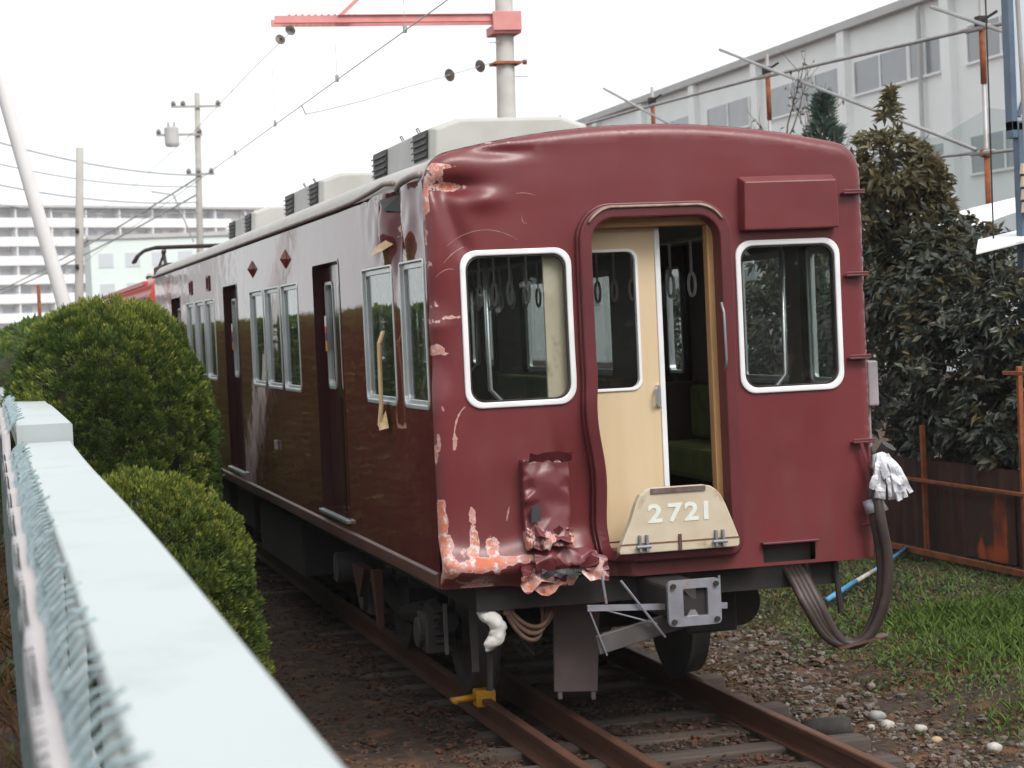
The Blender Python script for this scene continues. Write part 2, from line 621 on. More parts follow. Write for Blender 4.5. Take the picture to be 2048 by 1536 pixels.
# ------------------------------------------------------------------ track
M['rail'] = surf('rusty_rail', (0.13, 0.058, 0.036), (0.085, 0.04, 0.028), 0.55, 0.2, scale=6, bump=0.2, stretch=(1, 0.25, 1), rust=(0.22, 0.085, 0.04), rust_amt=0.35)
M['sleeper'] = surf('weathered_sleeper', (0.080, 0.060, 0.050), (0.045, 0.033, 0.028), 0.9, scale=4, bump=0.5, stretch=(0.5, 4, 4))
track = bpy.data.objects.new('railway_track', None)
COL.objects.link(track)
ORG['railway_track'] = Vector((0, 0, 0))
tag(track, 'rusty three-rail railway track on old wooden sleepers under the carriage', 'track', kind='structure')
prof = [(-.06, -.15), (.06, -.15), (.06, -.138), (.012, -.12), (.009, -.045), (.033, -.034), (.033, -.006), (.025, 0), (-.025, 0), (-.033, -.006), (-.033, -.034), (-.009, -.045), (-.012, -.12), (-.06, -.138)]
for rx in (-.75, -.382, .75):
    b = MB()
    k = len(prof)
    ys = [-14, -8, -4, 0, 4, 8, 14, 24, 40, 70, 120]
    vv = [(rx + a, y, z) for y in ys for a, z in prof]
    ff = [(i * k + j, i * k + (j + 1) % k, (i + 1) * k + (j + 1) % k, (i + 1) * k + j) for i in range(len(ys) - 1) for j in range(k)]
    ff += [tuple(range(k)), tuple((len(ys) - 1) * k + j for j in range(k - 1, -1, -1))]
    b.add(vv, ff)
    fix_normals(b.build('rail', M['rail'], track))
sl_me = None
for i in range(52):
    y = -8 + i * 0.62 + random.uniform(-.03, .03)
    if sl_me is None:
        b = MB()
        b.box(-1.22, 1.22, -.105, .105, -.29, -.155)
        s0 = b.build('sleeper', M['sleeper'], track, bevel=0.012)
        sl_me = s0.data
        o = s0
    else:
        o = s0.copy()
        COL.objects.link(o)
        o.parent = track
    o.location = (random.uniform(-.05, .05), y, random.uniform(-.02, .012))
    o.rotation_euler = (0, random.uniform(-.01, .01), random.uniform(-.03, .03))
# rail spikes are below the size one can pick out at this distance


# ------------------------------------------------------------------ gravel, stones
def ico(sub=1):
    bm = bmesh.new()
    bmesh.ops.create_icosphere(bm, subdivisions=sub, radius=1)
    V = np.array([v_.co[:] for v_ in bm.verts])
    F_ = np.array([[v_.index for v_ in f.verts] for f in bm.faces])
    bm.free()
    return V, F_


ICV, ICF = ico(1)


def stones(name, P, S, mat, label):
    nst = len(P)
    k = len(ICV)
    V = ICV[None] * (1 + RNG.normal(0, .22, (nst, k, 1)))
    sc = np.stack([S * RNG.uniform(.7, 1.3, nst), S * RNG.uniform(.7, 1.3, nst), S * RNG.uniform(.45, .85, nst)], -1)
    V = V * sc[:, None]
    a = RNG.uniform(0, 6.28, nst)
    ca, sa = np.cos(a)[:, None], np.sin(a)[:, None]
    V = np.stack([V[..., 0] * ca - V[..., 1] * sa, V[..., 0] * sa + V[..., 1] * ca, V[..., 2]], -1) + P[:, None]
    F_ = (ICF[None] + (np.arange(nst) * k)[:, None, None]).reshape(-1, 3)
    o = link_mesh(name, V.reshape(-1, 3), F_.tolist(), mat)
    return tag(o, label, 'gravel', kind='stuff')


def stonemat(name, c0, c1, c2):
    mt, n, p = mk(name)
    g = nd(n, 'ShaderNodeNewGeometry')
    c = mixc(n, g.outputs['Random Per Island'], c0, c1)
    c = mixc(n, ramp(n, ntex(n, coords(n), 5, 4), 0.45, 0.6), c, c2)
    n.links.new(c, p.inputs['Base Color'])
    p.inputs['Roughness'].default_value = 0.9
    p.inputs['Specular IOR Level'].default_value = 0.2
    bumpn(n, p, ntex(n, coords(n), 60, 3), 0.4, 0.01)
    return mt


M['gravel'] = stonemat('ballast_gravel', (0.032, 0.021, 0.017), (0.095, 0.066, 0.054), (0.09, 0.038, 0.024))
M['gravel2'] = stonemat('pale_gravel', (0.055, 0.042, 0.034), (0.19, 0.165, 0.15), (0.085, 0.05, 0.032))
k = 17000
px_ = RNG.uniform(-2.6, 1.6, k)
py_ = -3 + 14 * RNG.random(k) ** 1.35
keep = np.ones(k, bool)
for rx in (-.75, -.382, .75):
    keep &= np.abs(px_ - rx) > 0.075
px_, py_ = px_[keep], py_[keep]
S = RNG.uniform(.007, .022, len(px_))
stones('gravel', np.stack([px_, py_, gh(px_, py_) + RNG.uniform(-.005, .03, len(px_)) * (np.abs(px_) < 1.3)], -1), S, M['gravel'], 'dark old ballast between and beside the rails')
k = 1800
t = RNG.random(k)
py_ = -1.8 + 8 * t
px_ = 1.15 + RNG.normal(.42, .33, k) + .06 * py_
keep = np.abs(px_ - .75) > .09
px_, py_ = px_[keep], py_[keep]
S = RNG.uniform(.01, .034, len(px_)) * np.where(RNG.random(len(px_)) < .1, 1.35, 1)
stones('gravel', np.stack([px_, py_, gh(px_, py_) + S * .3], -1), S, M['gravel2'], 'pale loose stones along the right side of the track')
M['whitestone'] = surf('pale_stone', (0.44, 0.42, 0.39), (0.3, 0.27, 0.24), 0.9, scale=12, bump=0.4)
M['blackstone'] = surf('black_clinker', (0.025, 0.022, 0.02), (0.045, 0.04, 0.036), 0.8, scale=9, bump=0.4)


def rock(name, x, y, s, mat, label, group=None, squash=.7, zo=0.0):
    V, F_ = ico(2)
    off = random.uniform(0, 90)
    vv = []
    for q in V:
        d = 1 + .28 * noise.noise(Vector(q) * 1.4 + Vector((off, off, 0))) + .1 * noise.noise(Vector(q) * 4 + Vector((off, 0, 0)))
        vv.append((x + q[0] * s * d, y + q[1] * s * d, float(gh(x, y)) + zo + q[2] * s * d * squash + s * squash * .6))
    o = link_mesh(name, vv, F_.tolist(), mat, origin=(x, y, float(gh(x, y))), smooth=True)
    return tag(o, label, 'stone', group)


rock('stone', 1.66, .62, .050, M['whitestone'], 'largest pale round stone beside the right rail, between two smaller white ones', 'pale stones beside the right rail')
rock('stone', 1.80, .43, .045, M['whitestone'], 'pale round stone right of the biggest white stone near the right rail', 'pale stones beside the right rail')
rock('stone', 1.55, .62, .032, M['whitestone'], 'small white stone left of the biggest pale stone by the right rail', 'pale stones beside the right rail')
rock('stone', 1.73, .05, .036, surf('ochre_stone', (.4, .3, .16), (.3, .22, .13), .9, scale=10), 'small ochre stone lowest of the stones right of the track', 'pale stones beside the right rail')
rock('stone', 1.72, .92, .06, surf('grey_stone', (.3, .29, .28), (.22, .21, .2), .9, scale=10), 'grey angular stone behind the big white stone by the right rail', 'pale stones beside the right rail')
rock('stone', 1.92, -.35, .05, M['whitestone'], 'pale stone at the bottom right corner of the picture', 'pale stones beside the right rail')

# short charred log end lying against the right rail
b = MB()
pts = [(1.02, .50, -.17), (1.12, .47, -.165), (1.26, .42, -.16), (1.31, .405, -.16)]
b.tube(pts, [.062, .07, .072, .06], 12)
o = b.build('charred_log', M['blackstone'], origin=(1.16, .45, -.235), smooth=True)
tag(o, 'short charred log end lying beside the right rail', 'log')
# broken blue plastic pipe
M['bluepipe'] = surf('blue_plastic', (0.06, 0.22, 0.42), (0.09, 0.28, 0.45), 0.5, scale=8, bump=0.05)
t_ = thing('broken_pipe', (3.6, 5.5, -.05), 'thin light blue plastic pipe lying in the weeds behind the hanging cables', 'pipe')
b = MB()
b.cyl((3.12, 5.05, -.035), (3.72, 5.80, .0), .024, 10)
b.build('pipe_length', M['bluepipe'], t_, smooth=True)
b = MB()
b.cyl((4.1, 6.25, .02), (5.0, 7.45, .06), .02, 10)
b.build('pipe_length', M['bluepipe'], t_, smooth=True)
b = MB()
b.cyl((3.72, 5.80, .0), (4.1, 6.25, .02), .021, 10)
b.build('pipe_joint', M['whitestone'], t_, smooth=True)
# white marker stake
t_ = thing('marker_stake', (5.0, 4.9, -.05), 'short white stake standing in the weeds below the rusty fence', 'stake')
b = MB()
b.box(4.985, 5.015, 4.885, 4.915, -.3, -.02)
b.build('stake_shaft', M['whitestone'], t_, bevel=.003)
b = MB()
b.add([(4.985, 4.885, -.02), (5.015, 4.885, -.02), (5.015, 4.915, -.02), (4.985, 4.915, -.02), (5.0, 4.9, .03)], [(0, 1, 4), (1, 2, 4), (2, 3, 4), (3, 0, 4)])
b.build('stake_tip', M['whitestone'], t_)
# yellow rail clamp
t_ = thing('rail_clamp', (-.75, 1.8, 0), 'yellow clamp gripping the left rail ahead of the front wheel', 'rail clamp')
b = MB()
b.box(-.815, -.685, 1.66, 1.80, -.06, .055)
b.build('clamp_block', M['yellow'], t_, bevel=.012)
b = MB()
b.tube([(-.815, 1.73, .005), (-.96, 1.72, -.005)], .022, 10)
b.build('clamp_screw', M['yellow'], t_, smooth=True)
b = MB()
b.tube([(-.96, 1.66, -.006), (-.96, 1.78, -.006)], .017, 8)
b.build('clamp_handle', M['yellow'], t_, smooth=True)

# ------------------------------------------------------------------ the damaged carriage
HW, ZB, LEN = 1.37, 0.955, 18.5


def half_profile():
    pts = [(HW, 3.28)]
    P0, P1, P2 = (HW, 3.28), (HW, 3.477), (1.22, 3.51)
    for i in range(1, 9):
        t = i / 8
        pts.append(tuple((1 - t) ** 2 * P0[k] + 2 * t * (1 - t) * P1[k] + t * t * P2[k] for k in (0, 1)))
    for i in range(1, 13):
        x = 1.22 * (1 - i / 12)
        pts.append((x, 3.51 + .135 * (1 - (x / 1.22) ** 2)))
    return pts


HP = half_profile()
ARCH = HP + [(-x, z) for x, z in HP[-2::-1]]          # right gutter over the crown to left gutter
side_r = [(HW, ZB + (3.28 - ZB) * i / 40) for i in range(40)]
side_l = [(-x, z) for x, z in side_r[::-1]]
bottom = [(-HW + 2 * HW * i / 60, ZB) for i in range(1, 60)]
OUTLINE = side_r + ARCH + side_l + bottom
EDGE = np.array(side_r + ARCH + side_l)
ER = 0.075


def edist(x, z):
    P = np.stack([np.atleast_1d(x), np.atleast_1d(z)], -1).astype(float)
    a, b = EDGE[:-1], EDGE[1:]
    ab = b - a
    out = np.full(len(P), 9.0)
    for i in range(len(a)):
        t = np.clip(((P - a[i]) @ ab[i]) / (ab[i] @ ab[i]), 0, 1)
        out = np.minimum(out, np.hypot(*(P - a[i] - t[:, None] * ab[i]).T))
    return out


def nz(x, z, s, o=0.0):
    return np.array([noise.noise(Vector((a * s + o, b * s + 3.1 * o, o))) for a, b in zip(np.atleast_1d(x), np.atleast_1d(z))])


def fdent(x, z):
    """inward push of the end panel by the collision, and sideways shift"""
    x = np.atleast_1d(np.asarray(x, float))
    z = np.atleast_1d(np.asarray(z, float))
    left = sm(-.40, -.56, x)
    d = 0 * x
    d -= .075 * np.exp(-((z - 1.10 - .03 * np.sin(x * 7)) / .085) ** 2) * left
    d += .055 * sm(1.05, .955, z) * left
    d += .10 * sm(-.74, -.50, x) * sm(-.26, -.36, x) * sm(2.05, 1.25, z)
    d += .03 * np.exp(-((x + .66 - .1 * (1.9 - z)) / .035) ** 2) * sm(2.0, 1.6, z) * sm(.9, 1.2, z)
    d += .075 * np.exp(-((x + 1.20) / .15) ** 2 - ((z - 3.30) / .055) ** 2)
    d += .03 * np.exp(-((x + 1.25 - .35 * (3.2 - z)) / .05) ** 2) * sm(2.8, 3.0, z) * sm(3.32, 3.2, z)
    d -= .03 * np.exp(-((x + 1.02) / .10) ** 2 - ((z - 3.22) / .06) ** 2)
    d += .035 * np.exp(-((x + .95) / .2) ** 2 - ((z - 3.50) / .04) ** 2)
    d += .04 * np.exp(-((x + 1.36) / .09) ** 2) * np.abs(np.sin(z * 6.3)) * sm(2.9, 2.5, z) * sm(2.0, 2.3, z)
    wob = sm(-.3, -.9, x)
    d += .010 * wob * nz(x, z, 3.2) * sm(1.0, 3.4, np.abs(z - 2.4) + 1.9) + .004 * nz(x, z, 2.0, 5.0)
    dx = .065 * sm(-.62, -.47, x) * sm(-.1, -.3, x) * sm(2.15, 1.10, z)
    dx = dx + .012 * sm(-.62, -.47, x) * sm(-.1, -.3, x) * np.sin(z * 9) * sm(2.3, 2.0, z) * sm(1.1, 1.3, z)
    dz = -.05 * np.exp(-((x + .78) / .12) ** 2) * sm(1.08, .955, z) + .012 * (np.abs(x) > 5)
    return d, dx, dz


def fmap(x, z, d=0.0):
    x = np.atleast_1d(np.asarray(x, float))
    z = np.atleast_1d(np.asarray(z, float))
    e = np.minimum(edist(x, z), ER)
    y = ER - np.sqrt(np.maximum(ER * ER - (ER - e) ** 2, 0))
    dd, dx, dz = fdent(x, z)
    return np.stack([x + dx, y + dd - d, z + dz], -1)


def fpt(x, z, d=0.0):
    return tuple(fmap(x, z, d)[0])


WEAR = [  # x, z, rx, rz, strength
    (-1.33, 3.33, .10, .06, .62), (-1.22, 3.30, .15, .030, .85), (-1.30, 3.40, .06, .05, .5), (-1.365, 3.24, .025, .14, .95), (-1.37, 3.05, .014, .12, .7), (-1.28, 3.42, .09, .014, .9),
    (-.93, 3.555, .13, .012, .55),
    (-1.345, 2.62, .04, .05, .45), (-1.33, 2.52, .05, .035, .62), (-1.25, 2.545, .07, .022, .7), (-1.345, 2.36, .045, .04, .75), (-1.28, 2.33, .05, .02, .55), (-1.36, 2.86, .03, .03, .6),
    (-1.365, 1.75, .014, .07, .7), (-1.355, 1.36, .035, .12, .95), (-1.345, 1.20, .05, .10, .95), (-1.33, 1.10, .07, .08, .85),
    (-1.17, 1.09, .26, .045, .92), (-.98, 1.11, .20, .034, .85), (-1.175, 1.24, .032, .11, .82), (-1.175, 1.38, .028, .06, .78), (-1.06, 1.20, .05, .08, .72), (-1.24, 1.16, .09, .06, .55), (-1.12, 1.0, .2, .03, .45), (-1.05, 1.06, .05, .05, .6),
    (-1.30, .985, .05, .035, .6), (-1.16, .965, .14, .014, .85), (-1.37, 1.0, .012, .1, .9), (-.97, 1.30, .012, .035, .6),
    (-.62, 1.02, .20, .05, .75), (-.47, 1.06, .07, .05, .8), (-.78, .97, .14, .03, .8), (-.90, 1.13, .1, .015, .7),
]


def fwear(x, z):
    w = np.zeros(len(x))
    for a, b, ra, rb, s_ in WEAR:
        w = np.maximum(w, s_ * np.exp(-(((x - a) / ra) ** 2 + ((z - b) / rb) ** 2) ** 1.5 * .7))
    return w


car = thing('railway_carriage', (0, 9.2, 0), 'crash-damaged maroon railway carriage with crumpled front corner, cream end door and number 2721', 'train car')

# windows and gangway opening in the end panel
WL = rrect(-1.165, -.535, 2.025, 2.905, .085)
WR = rrect(.535, 1.165, 2.025, 2.905, .085)
DOOR_O = rrect(-.475, .475, 1.045, 3.165, (.09, .09, .2, .2), 9)
DOOR_I = rrect(-.385, .39, 1.12, 3.06, (.04, .04, .13, .13), 9)


def densify(lp, s=.04):
    out = []
    for i, (u, v_) in enumerate(lp):
        u2, v2 = lp[(i + 1) % len(lp)]
        k = max(1, int(math.hypot(u2 - u, v2 - v_) / s))
        for j in range(k):
            out.append((u + (u2 - u) * j / k, v_ + (v2 - v_) * j / k))
    return out


DOOR_O, DOOR_I = [(-.475 + (u + .475), v_) for u, v_ in DOOR_O], DOOR_I


def paired(lo, li, s=.05):
    """subdivide two matching loops the same way"""
    a, b = [], []
    n_ = len(lo)
    for i in range(n_):
        j = (i + 1) % n_
        k = max(1, int(math.hypot(lo[j][0] - lo[i][0], lo[j][1] - lo[i][1]) / s))
        for q in range(k):
            t = q / k
            a.append((lo[i][0] + (lo[j][0] - lo[i][0]) * t, lo[i][1] + (lo[j][1] - lo[i][1]) * t))
            b.append((li[i][0] + (li[j][0] - li[i][0]) * t, li[i][1] + (li[j][1] - li[i][1]) * t))
    return a, b


SLOT = rrect(.615, .955, .975, 1.088, .012, 2)
DO_D, DI_D = paired(DOOR_O, DOOR_I)
ex = [(x, z) for x in np.arange(-1.36, 1.37, .035) for z in np.arange(.97, 3.64, .035)]
ex += [(x, z) for x in np.arange(-1.365, -.38, .0155) for z in np.arange(.96, 1.75, .0155)]
ex += [(x, z) for x in np.arange(-1.365, -.7, .0155) for z in np.arange(2.95, 3.6, .0155)]
ex += [(x, z) for x in np.arange(-1.365, -1.18, .0155) for z in np.arange(1.75, 2.95, .0155)]
for d_ in (.004, .013, .028, .05, .074):
    for (x, z) in densify([tuple(q) for q in EDGE], .03)[:-1]:
        cx, cz = 0, 2.3
        # inward along the outline normal, approximated by the profile centre
        nxp = -np.sign(x) if abs(x) > 1.36 else None
        if nxp is not None and z < 3.3:
            ex.append((x + nxp * d_, z))
        else:
            v2 = Vector((0 - x * .35, 3.0 - z)).normalized()
            ex.append((x + v2.x * d_, z + v2.y * d_))
ex = [(a + random.uniform(-.002, .002), b + random.uniform(-.002, .002)) for a, b in ex]
V2, F2 = sheet(OUTLINE, [densify(WL), densify(WR), DO_D, SLOT], ex)
P3 = fmap(V2[:, 0], V2[:, 1])
endp = link_mesh('end_panel', P3, F2.tolist(), M['maroon'], car, smooth=True, attrs={'wear': fwear(V2[:, 0], V2[:, 1])})
tag(endp, 'crumpled maroon end panel with bare primer along the crushed corner')
# inner lining of the end
V2, F2 = sheet(rrect(-1.30, 1.30, 1.15, 3.42, .05, 3), [densify(WL, .1), densify(WR, .1), densify(rrect(-.40, .40, 1.16, 3.06, .05, 3), .2)], [(x, z) for x in np.arange(-1.2, 1.25, .2) for z in np.arange(1.3, 3.4, .2)])
link_mesh('end_lining', np.stack([V2[:, 0], 0 * V2[:, 0] + .10, V2[:, 1]], -1), F2[:, ::-1].tolist(), M['wood'], car)


def fring(name, lo, li, d0, d1, mat, parent, s=.05, **k):
    a, b_ = paired(lo, li, s)
    bb = MB()
    A, B = np.array(a), np.array(b_)
    cache = {}
    for d in (d0, d1):
        for lab, L in (('o', A), ('i', B)):
            cache[(lab, d)] = fmap(L[:, 0], L[:, 1], d)
    nn = len(a)
    vs_ = np.concatenate([cache[('o', d0)], cache[('i', d0)], cache[('o', d1)], cache[('i', d1)]])
    fs_ = []
    for i in range(nn):
        j = (i + 1) % nn
        fs_ += [(i, j, nn + j, nn + i), (2 * nn + i, 3 * nn + i, 3 * nn + j, 2 * nn + j), (i, 2 * nn + i, 2 * nn + j, j), (nn + i, nn + j, 3 * nn + j, 3 * nn + i)]
    bb.add(vs_.tolist(), fs_)
    return bb.build(name, mat, parent, **k)


for lp, lab in ((WL, 'white-framed left end window with a cream panel behind it'), (WR, 'white-framed right end window')):
    us = [q[0] for q in lp]
    w = MB()
    g = fring('end_window', [(u, v_) for u, v_ in rrect(min(us) - .022, max(us) + .022, 2.003, 2.927, .10)], inset(lp, .012), .016, -.03, M['white'], car, bevel=.008)
    tag(g, lab)
    gb = MB()
    gb.prism(inset(lp, .018), lambda u, v_, d: (u, d, v_), .030, .035)
    gb.build('pane', M['glass_end'], g)
    # thin black rubber inside the frame
    fring('rubber_seal', inset(lp, .010), inset(lp, .022), .004, -.03, M['rubber'], g)

# gangway frame
gf = fring('gangway_frame', rrect(-.472, .472, 1.048, 3.162, (.09, .09, .2, .2), 9), rrect(-.40, .40, 1.115, 3.085, (.04, .04, .14, .14), 9), .075, -.10, M['maroon_trim'], car, s=.035, bevel=.01)
tag(gf, 'bent maroon gangway frame around the end door')
fring('frame_seal', rrect(-.484, .484, 1.036, 3.174, (.1, .1, .21, .21), 9), rrect(-.440, .440, 1.08, 3.130, (.06, .06, .175, .175), 9), .040, -.02, M['maroon_trim'], gf, s=.035, bevel=.006)
# pale rubber hood strip along the top of the frame
b = MB()
arc = [q for q in rrect(-.445, .445, 1.07, 3.152, (.08, .08, .19, .19), 14) if q[1] > 3.05]
arc.sort(key=lambda q: q[0])
b.tube([fpt(u, v_ - .002, .082) for u, v_ in arc], .008, 8)
b.build('hood_strip', surf('perished_rubber', (.34, .26, .2), (.2, .12, .09), .6, scale=16), gf, smooth=True)
b = MB()
b.tube([(.385, -.085, 2.56), (.388, -.115, 2.50), (.392, -.115, 2.22), (.395, -.085, 2.16)], .008, 8)
b.build('grab_rail', M['steel'], gf, smooth=True)
# cream lintel and jambs
b = MB()
b.box(-.40, .40, .06, .23, 3.035, 3.11)
b.build('door_lintel', M['jamb'], car, bevel=.006)
b = MB()
b.box(.362, .41, .06, .14, 1.10, 3.034)
b.build('door_jamb', M['jamb'], car, bevel=.006)
# sliding end door
LEAF = rrect(-.455, .085, 1.10, 3.032, .006, 2)
LWIN = rrect(-.43, -.058, 2.065, 2.90, .055, 6)
V2, F2 = sheet(LEAF, [LWIN], [(x, z) for x in np.arange(-.42, .1, .12) for z in np.arange(1.2, 3, .15)])
b = MB()
b.add([(x, .170, z) for x, z in V2], F2.tolist())
b.add([(x, .200, z) for x, z in V2], F2[:, ::-1].tolist())
for lp in (LEAF, LWIN):
    k = len(lp)
    b.add([(u, .170, v_) for u, v_ in lp] + [(u, .200, v_) for u, v_ in lp], [(i, (i + 1) % k, k + (i + 1) % k, k + i) for i in range(k)])
leaf = b.build('end_door', M['cream'], car)
tag(leaf, 'cream sliding end door standing half open')
b = MB()
b.ring(rrect(-.438, -.048, 2.055, 2.91, .062, 6), inset(LWIN, .008), lambda u, v_, d: (u, d, v_), .160, .205)
b.build('door_window_frame', M['white'], leaf, bevel=.004)
b = MB()
b.prism(inset(LWIN, .012), lambda u, v_, d: (u, d, v_), .183, .187)
b.build('door_pane', M['glass_end'], leaf)
b = MB()
b.box(.062, .096, .159, .211, 1.10, 3.032)
b.build('door_edge_strip', M['white'], leaf, bevel=.006)
b = MB()
b.box(.035, .06, .150, .170, 1.95, 2.08)
b.tube([(.035, .150, 1.965), (.022, .127, 1.975), (.022, .127, 2.055), (.035, .150, 2.065)], .008, 8)
b.build('door_handle', M['alu'], leaf)
# cream pocket panel behind the left window
b = MB()
b.box(-.668, -.50, .062, .090, 1.97, 3.0)
b.build('pocket_panel', M['cream2'], car, bevel=.004)

# gangway fall plate with the car number
hx = lambda u, v_, d: (u, d - (v_ - 1.14) * .05, v_)
plate = [(-.33, 1.105), (.405, 1.105), (.415, 1.12), (.415, 1.155), (.375, 1.26), (.335, 1.36), (.305, 1.42), (.275, 1.455), (.24, 1.478), (.20, 1.487), (-.12, 1.487), (-.165, 1.476), (-.20, 1.45), (-.225, 1.40), (-.26, 1.30), (-.325, 1.155), (-.335, 1.12)]
b = MB()
b.prism(plate, hx, -.085, -.145)
hatch = b.build('fall_plate', M['cream2'], car, bevel=.006)
fix_normals(hatch)
tag(hatch, 'raised cream fall plate with white number 2721')
b = MB()
b.prism([(-.135, 1.455), (.205, 1.455), (.205, 1.484), (-.135, 1.484)], hx, -.144, -.154)
b.build('tread_strip', surf('worn_tread', (.16, .12, .115), (.1, .06, .05), .7, scale=20, bump=.5), hatch)
b = MB()
b.prism([(-.33, 1.158), (.415, 1.158), (.415, 1.166), (-.33, 1.166)], hx, -.144, -.1485)
b.build('plate_seam', surf('rust_seam', (.13, .06, .03), (.2, .1, .05), .8, scale=20), hatch)
for hxx in (-.19, .285):
    b = MB()
    for q in (-.022, .022):
        b.box(hxx + q - .008, hxx + q + .008, -.172, -.140, 1.115, 1.215)
    b.tube([(hxx - .045, -.164, 1.145), (hxx + .045, -.164, 1.145)], .012, 8)
    b.build('hinge', M['steel'], hatch, bevel=.003)
b = MB()
b.box(.03, .048, -.16, -.140, 1.11, 1.205)
b.build('latch', M['sole'], hatch)


def text_mesh(s_, size, name, mat, parent, loc, rot, ext=.0015, spacing=1.0):
    cu = bpy.data.curves.new(name, 'FONT')
    cu.body = s_
    cu.size = size
    cu.extrude = ext
    cu.offset = size * .030
    cu.space_character = spacing
    cu.align_x = 'CENTER'
    ob = bpy.data.objects.new(name, cu)
    COL.objects.link(ob)
    dg = bpy.context.evaluated_depsgraph_get()
    dg.update()
    me = bpy.data.meshes.new_from_object(ob.evaluated_get(dg))
    bpy.data.objects.remove(ob)
    bpy.data.curves.remove(cu)
    o = bpy.data.objects.new(name, me)
    COL.objects.link(o)
    me.materials.clear()
    me.materials.append(mat)
    o.parent = parent
    o.location = Vector(loc) - ORG[parent.name]
    o.rotation_euler = rot
    ORG[o.name] = ORG[parent.name]
    return o


for dg_, dx_ in (('2', -.110), ('7', .010), ('2', .116), ('1', .207)):
    tx = text_mesh(dg_, .148, 'number_digit', M['digit'], hatch, (dx_, -.1540, 1.285), (RD(90) + .05, 0, 0), .0012)
    tx.scale = (1.22, 1, 1)

# destination box
b = MB()
b.hexa([(.555, -.085, 2.985), (1.165, -.085, 2.985), (1.165, .01, 2.985), (.545, .01, 2.985), (.565, -.085, 3.275), (1.155, -.085, 3.275), (1.165, .01, 3.315), (.55, .01, 3.315)])
b.build('destination_box', M['maroon'], car, bevel=.008)
# climbing steps on the right
for z in (3.19, 2.69, 2.185, 1.672):
    b = MB()
    b.box(1.212, 1.352, -.055, .03, z - .006, z + .006)
    b.box(1.212, 1.352, -.055, -.049, z + .006, z + .022)
    st = b.build('climbing_step', M['maroon_trim'], car, bevel=.003)
# vertical bent steel strap below the lowest step
b = MB()
b.bar((1.262, -.05, 1.67), (1.345, -.075, 1.34), .022, .006, (0, 1, 0))
b.build('bent_strap', M['maroon_trim'], car, bevel=.002)
b = MB()
b.box(1.24, 1.37, -.05, -.03, 1.16, 1.17)
b.build('cable_bracket', M['maroon_trim'], car)
# slot
b = MB()
b.box(.605, .965, .11, .13, .96, 1.10)
b.build('slot_back', M['darkgrey'], car)
b = MB()
b.box(.60, .968, -.05, .10, 1.088, 1.102)
b.build('slot_lip', M['maroon_trim'], car, bevel=.004)


# crumpled lamp housing on the left
def crumpled(name, mat, parent, u0, u1, v0, v1, npt, yf, amp, seed, cap=True, ragged=.02, wear=None, tone=None):
    """irregular creased sheet: flat facets between random points"""
    rg = np.random.default_rng(seed)
    W_, H_ = u1 - u0, v1 - v0
    rim = []
    for (a, c_, k_) in (((u0, v0), (u1, v0), 9), ((u1, v0), (u1, v1), 9), ((u1, v1), (u0, v1), 6), ((u0, v1), (u0, v0), 9)):
        for i in range(k_):
            t = i / k_
            rim.append((a[0] + (c_[0] - a[0]) * t + rg.normal(0, ragged * (.25 if a[0] == c_[0] else 1)) * .4, a[1] + (c_[1] - a[1]) * t + rg.normal(0, ragged) * (1 if a[1] == c_[1] else .3)))
    pts_ = np.stack([rg.uniform(u0 + .1 * W_, u1 - .1 * W_, npt), rg.uniform(v0 + .08 * H_, v1 - .08 * H_, npt)], -1)
    V_, F_ = sheet(rim, [], pts_)
    yy = np.array([yf(u, v_) for u, v_ in V_]) + rg.normal(0, amp, len(V_))
    vs_ = [(u, y, v_) for (u, v_), y in zip(V_, yy)]
    fs_ = [tuple(int(q) for q in f) for f in F_]
    if cap:
        n0 = len(vs_)
        k_ = len(rim)
        vs_ += [(x + .008 * (1 if x < (u0 + u1) / 2 else -1), .04, z) for x, y, z in vs_[:k_]]
        for i in range(k_):
            j = (i + 1) % k_
            fs_.append((i, n0 + i, n0 + j, j))
    w_ = np.zeros(len(vs_)) if wear is None else np.array([wear(x, z) for x, y, z in vs_])
    o = link_mesh(name, vs_, fs_, mat, parent, attrs={'wear': w_}, smooth=True)
    sb = o.modifiers.new('folds', 'SUBSURF')
    sb.levels = sb.render_levels = 2
    me = o.data
    cr = me.attributes.new('crease_edge', 'FLOAT', 'EDGE')
    cr.data.foreach_set('value', rg.choice([.2, .7, 1, 1], len(me.edges)).astype(np.float32))
    return o


M['crushpaint'] = paint('crushed_maroon_paint', (0.14, 0.027, 0.033), 0.36, 0.1, 0.0, 0.6)
lampm = crumpled('crushed_lamp_box', M['crushpaint'], car, -.885, -.60, 1.185, 1.69, 12,
                 lambda u, v_: -.085 + .18 * max(0, u + .70) - .07 * max(0, 1.32 - v_) * 3, .012, 3, True, .008,
                 lambda x, z: .62 * max(0, min(1, (1.36 - z) / .1)) + .5 * math.exp(-((x + .72) / .05) ** 2 - ((z - 1.45) / .04) ** 2) + .55 * math.exp(-((x + .68) / .08) ** 2 - ((z - 1.67) / .02) ** 2))
tag(lampm, 'crushed maroon lamp housing with torn orange primer')
crumpled('torn_lid', M['crushpaint'], lampm, -.85, -.60, 1.68, 1.735, 2, lambda u, v_: -.09 - .7 * (v_ - 1.67) - .15 * (u + .85), .003, 5, False, .006)
b = MB()
b.prism([(-.855, 1.33), (-.80, 1.335), (-.795, 1.43), (-.85, 1.42)], lambda u, v_, d: (u, d, v_), -.10, -.118)
b.build('lamp_socket', M['louvre'], lampm)
# fresh tears at the foot of the housing
crumpled('torn_skin', M['crushpaint'], lampm, -.87, -.60, 1.17, 1.28, 6, lambda u, v_: -.14 + .35 * max(0, v_ - 1.22), .022, 9, False, .022, lambda x, z: .25 + .55 * (math.sin(x * 40) > .1))
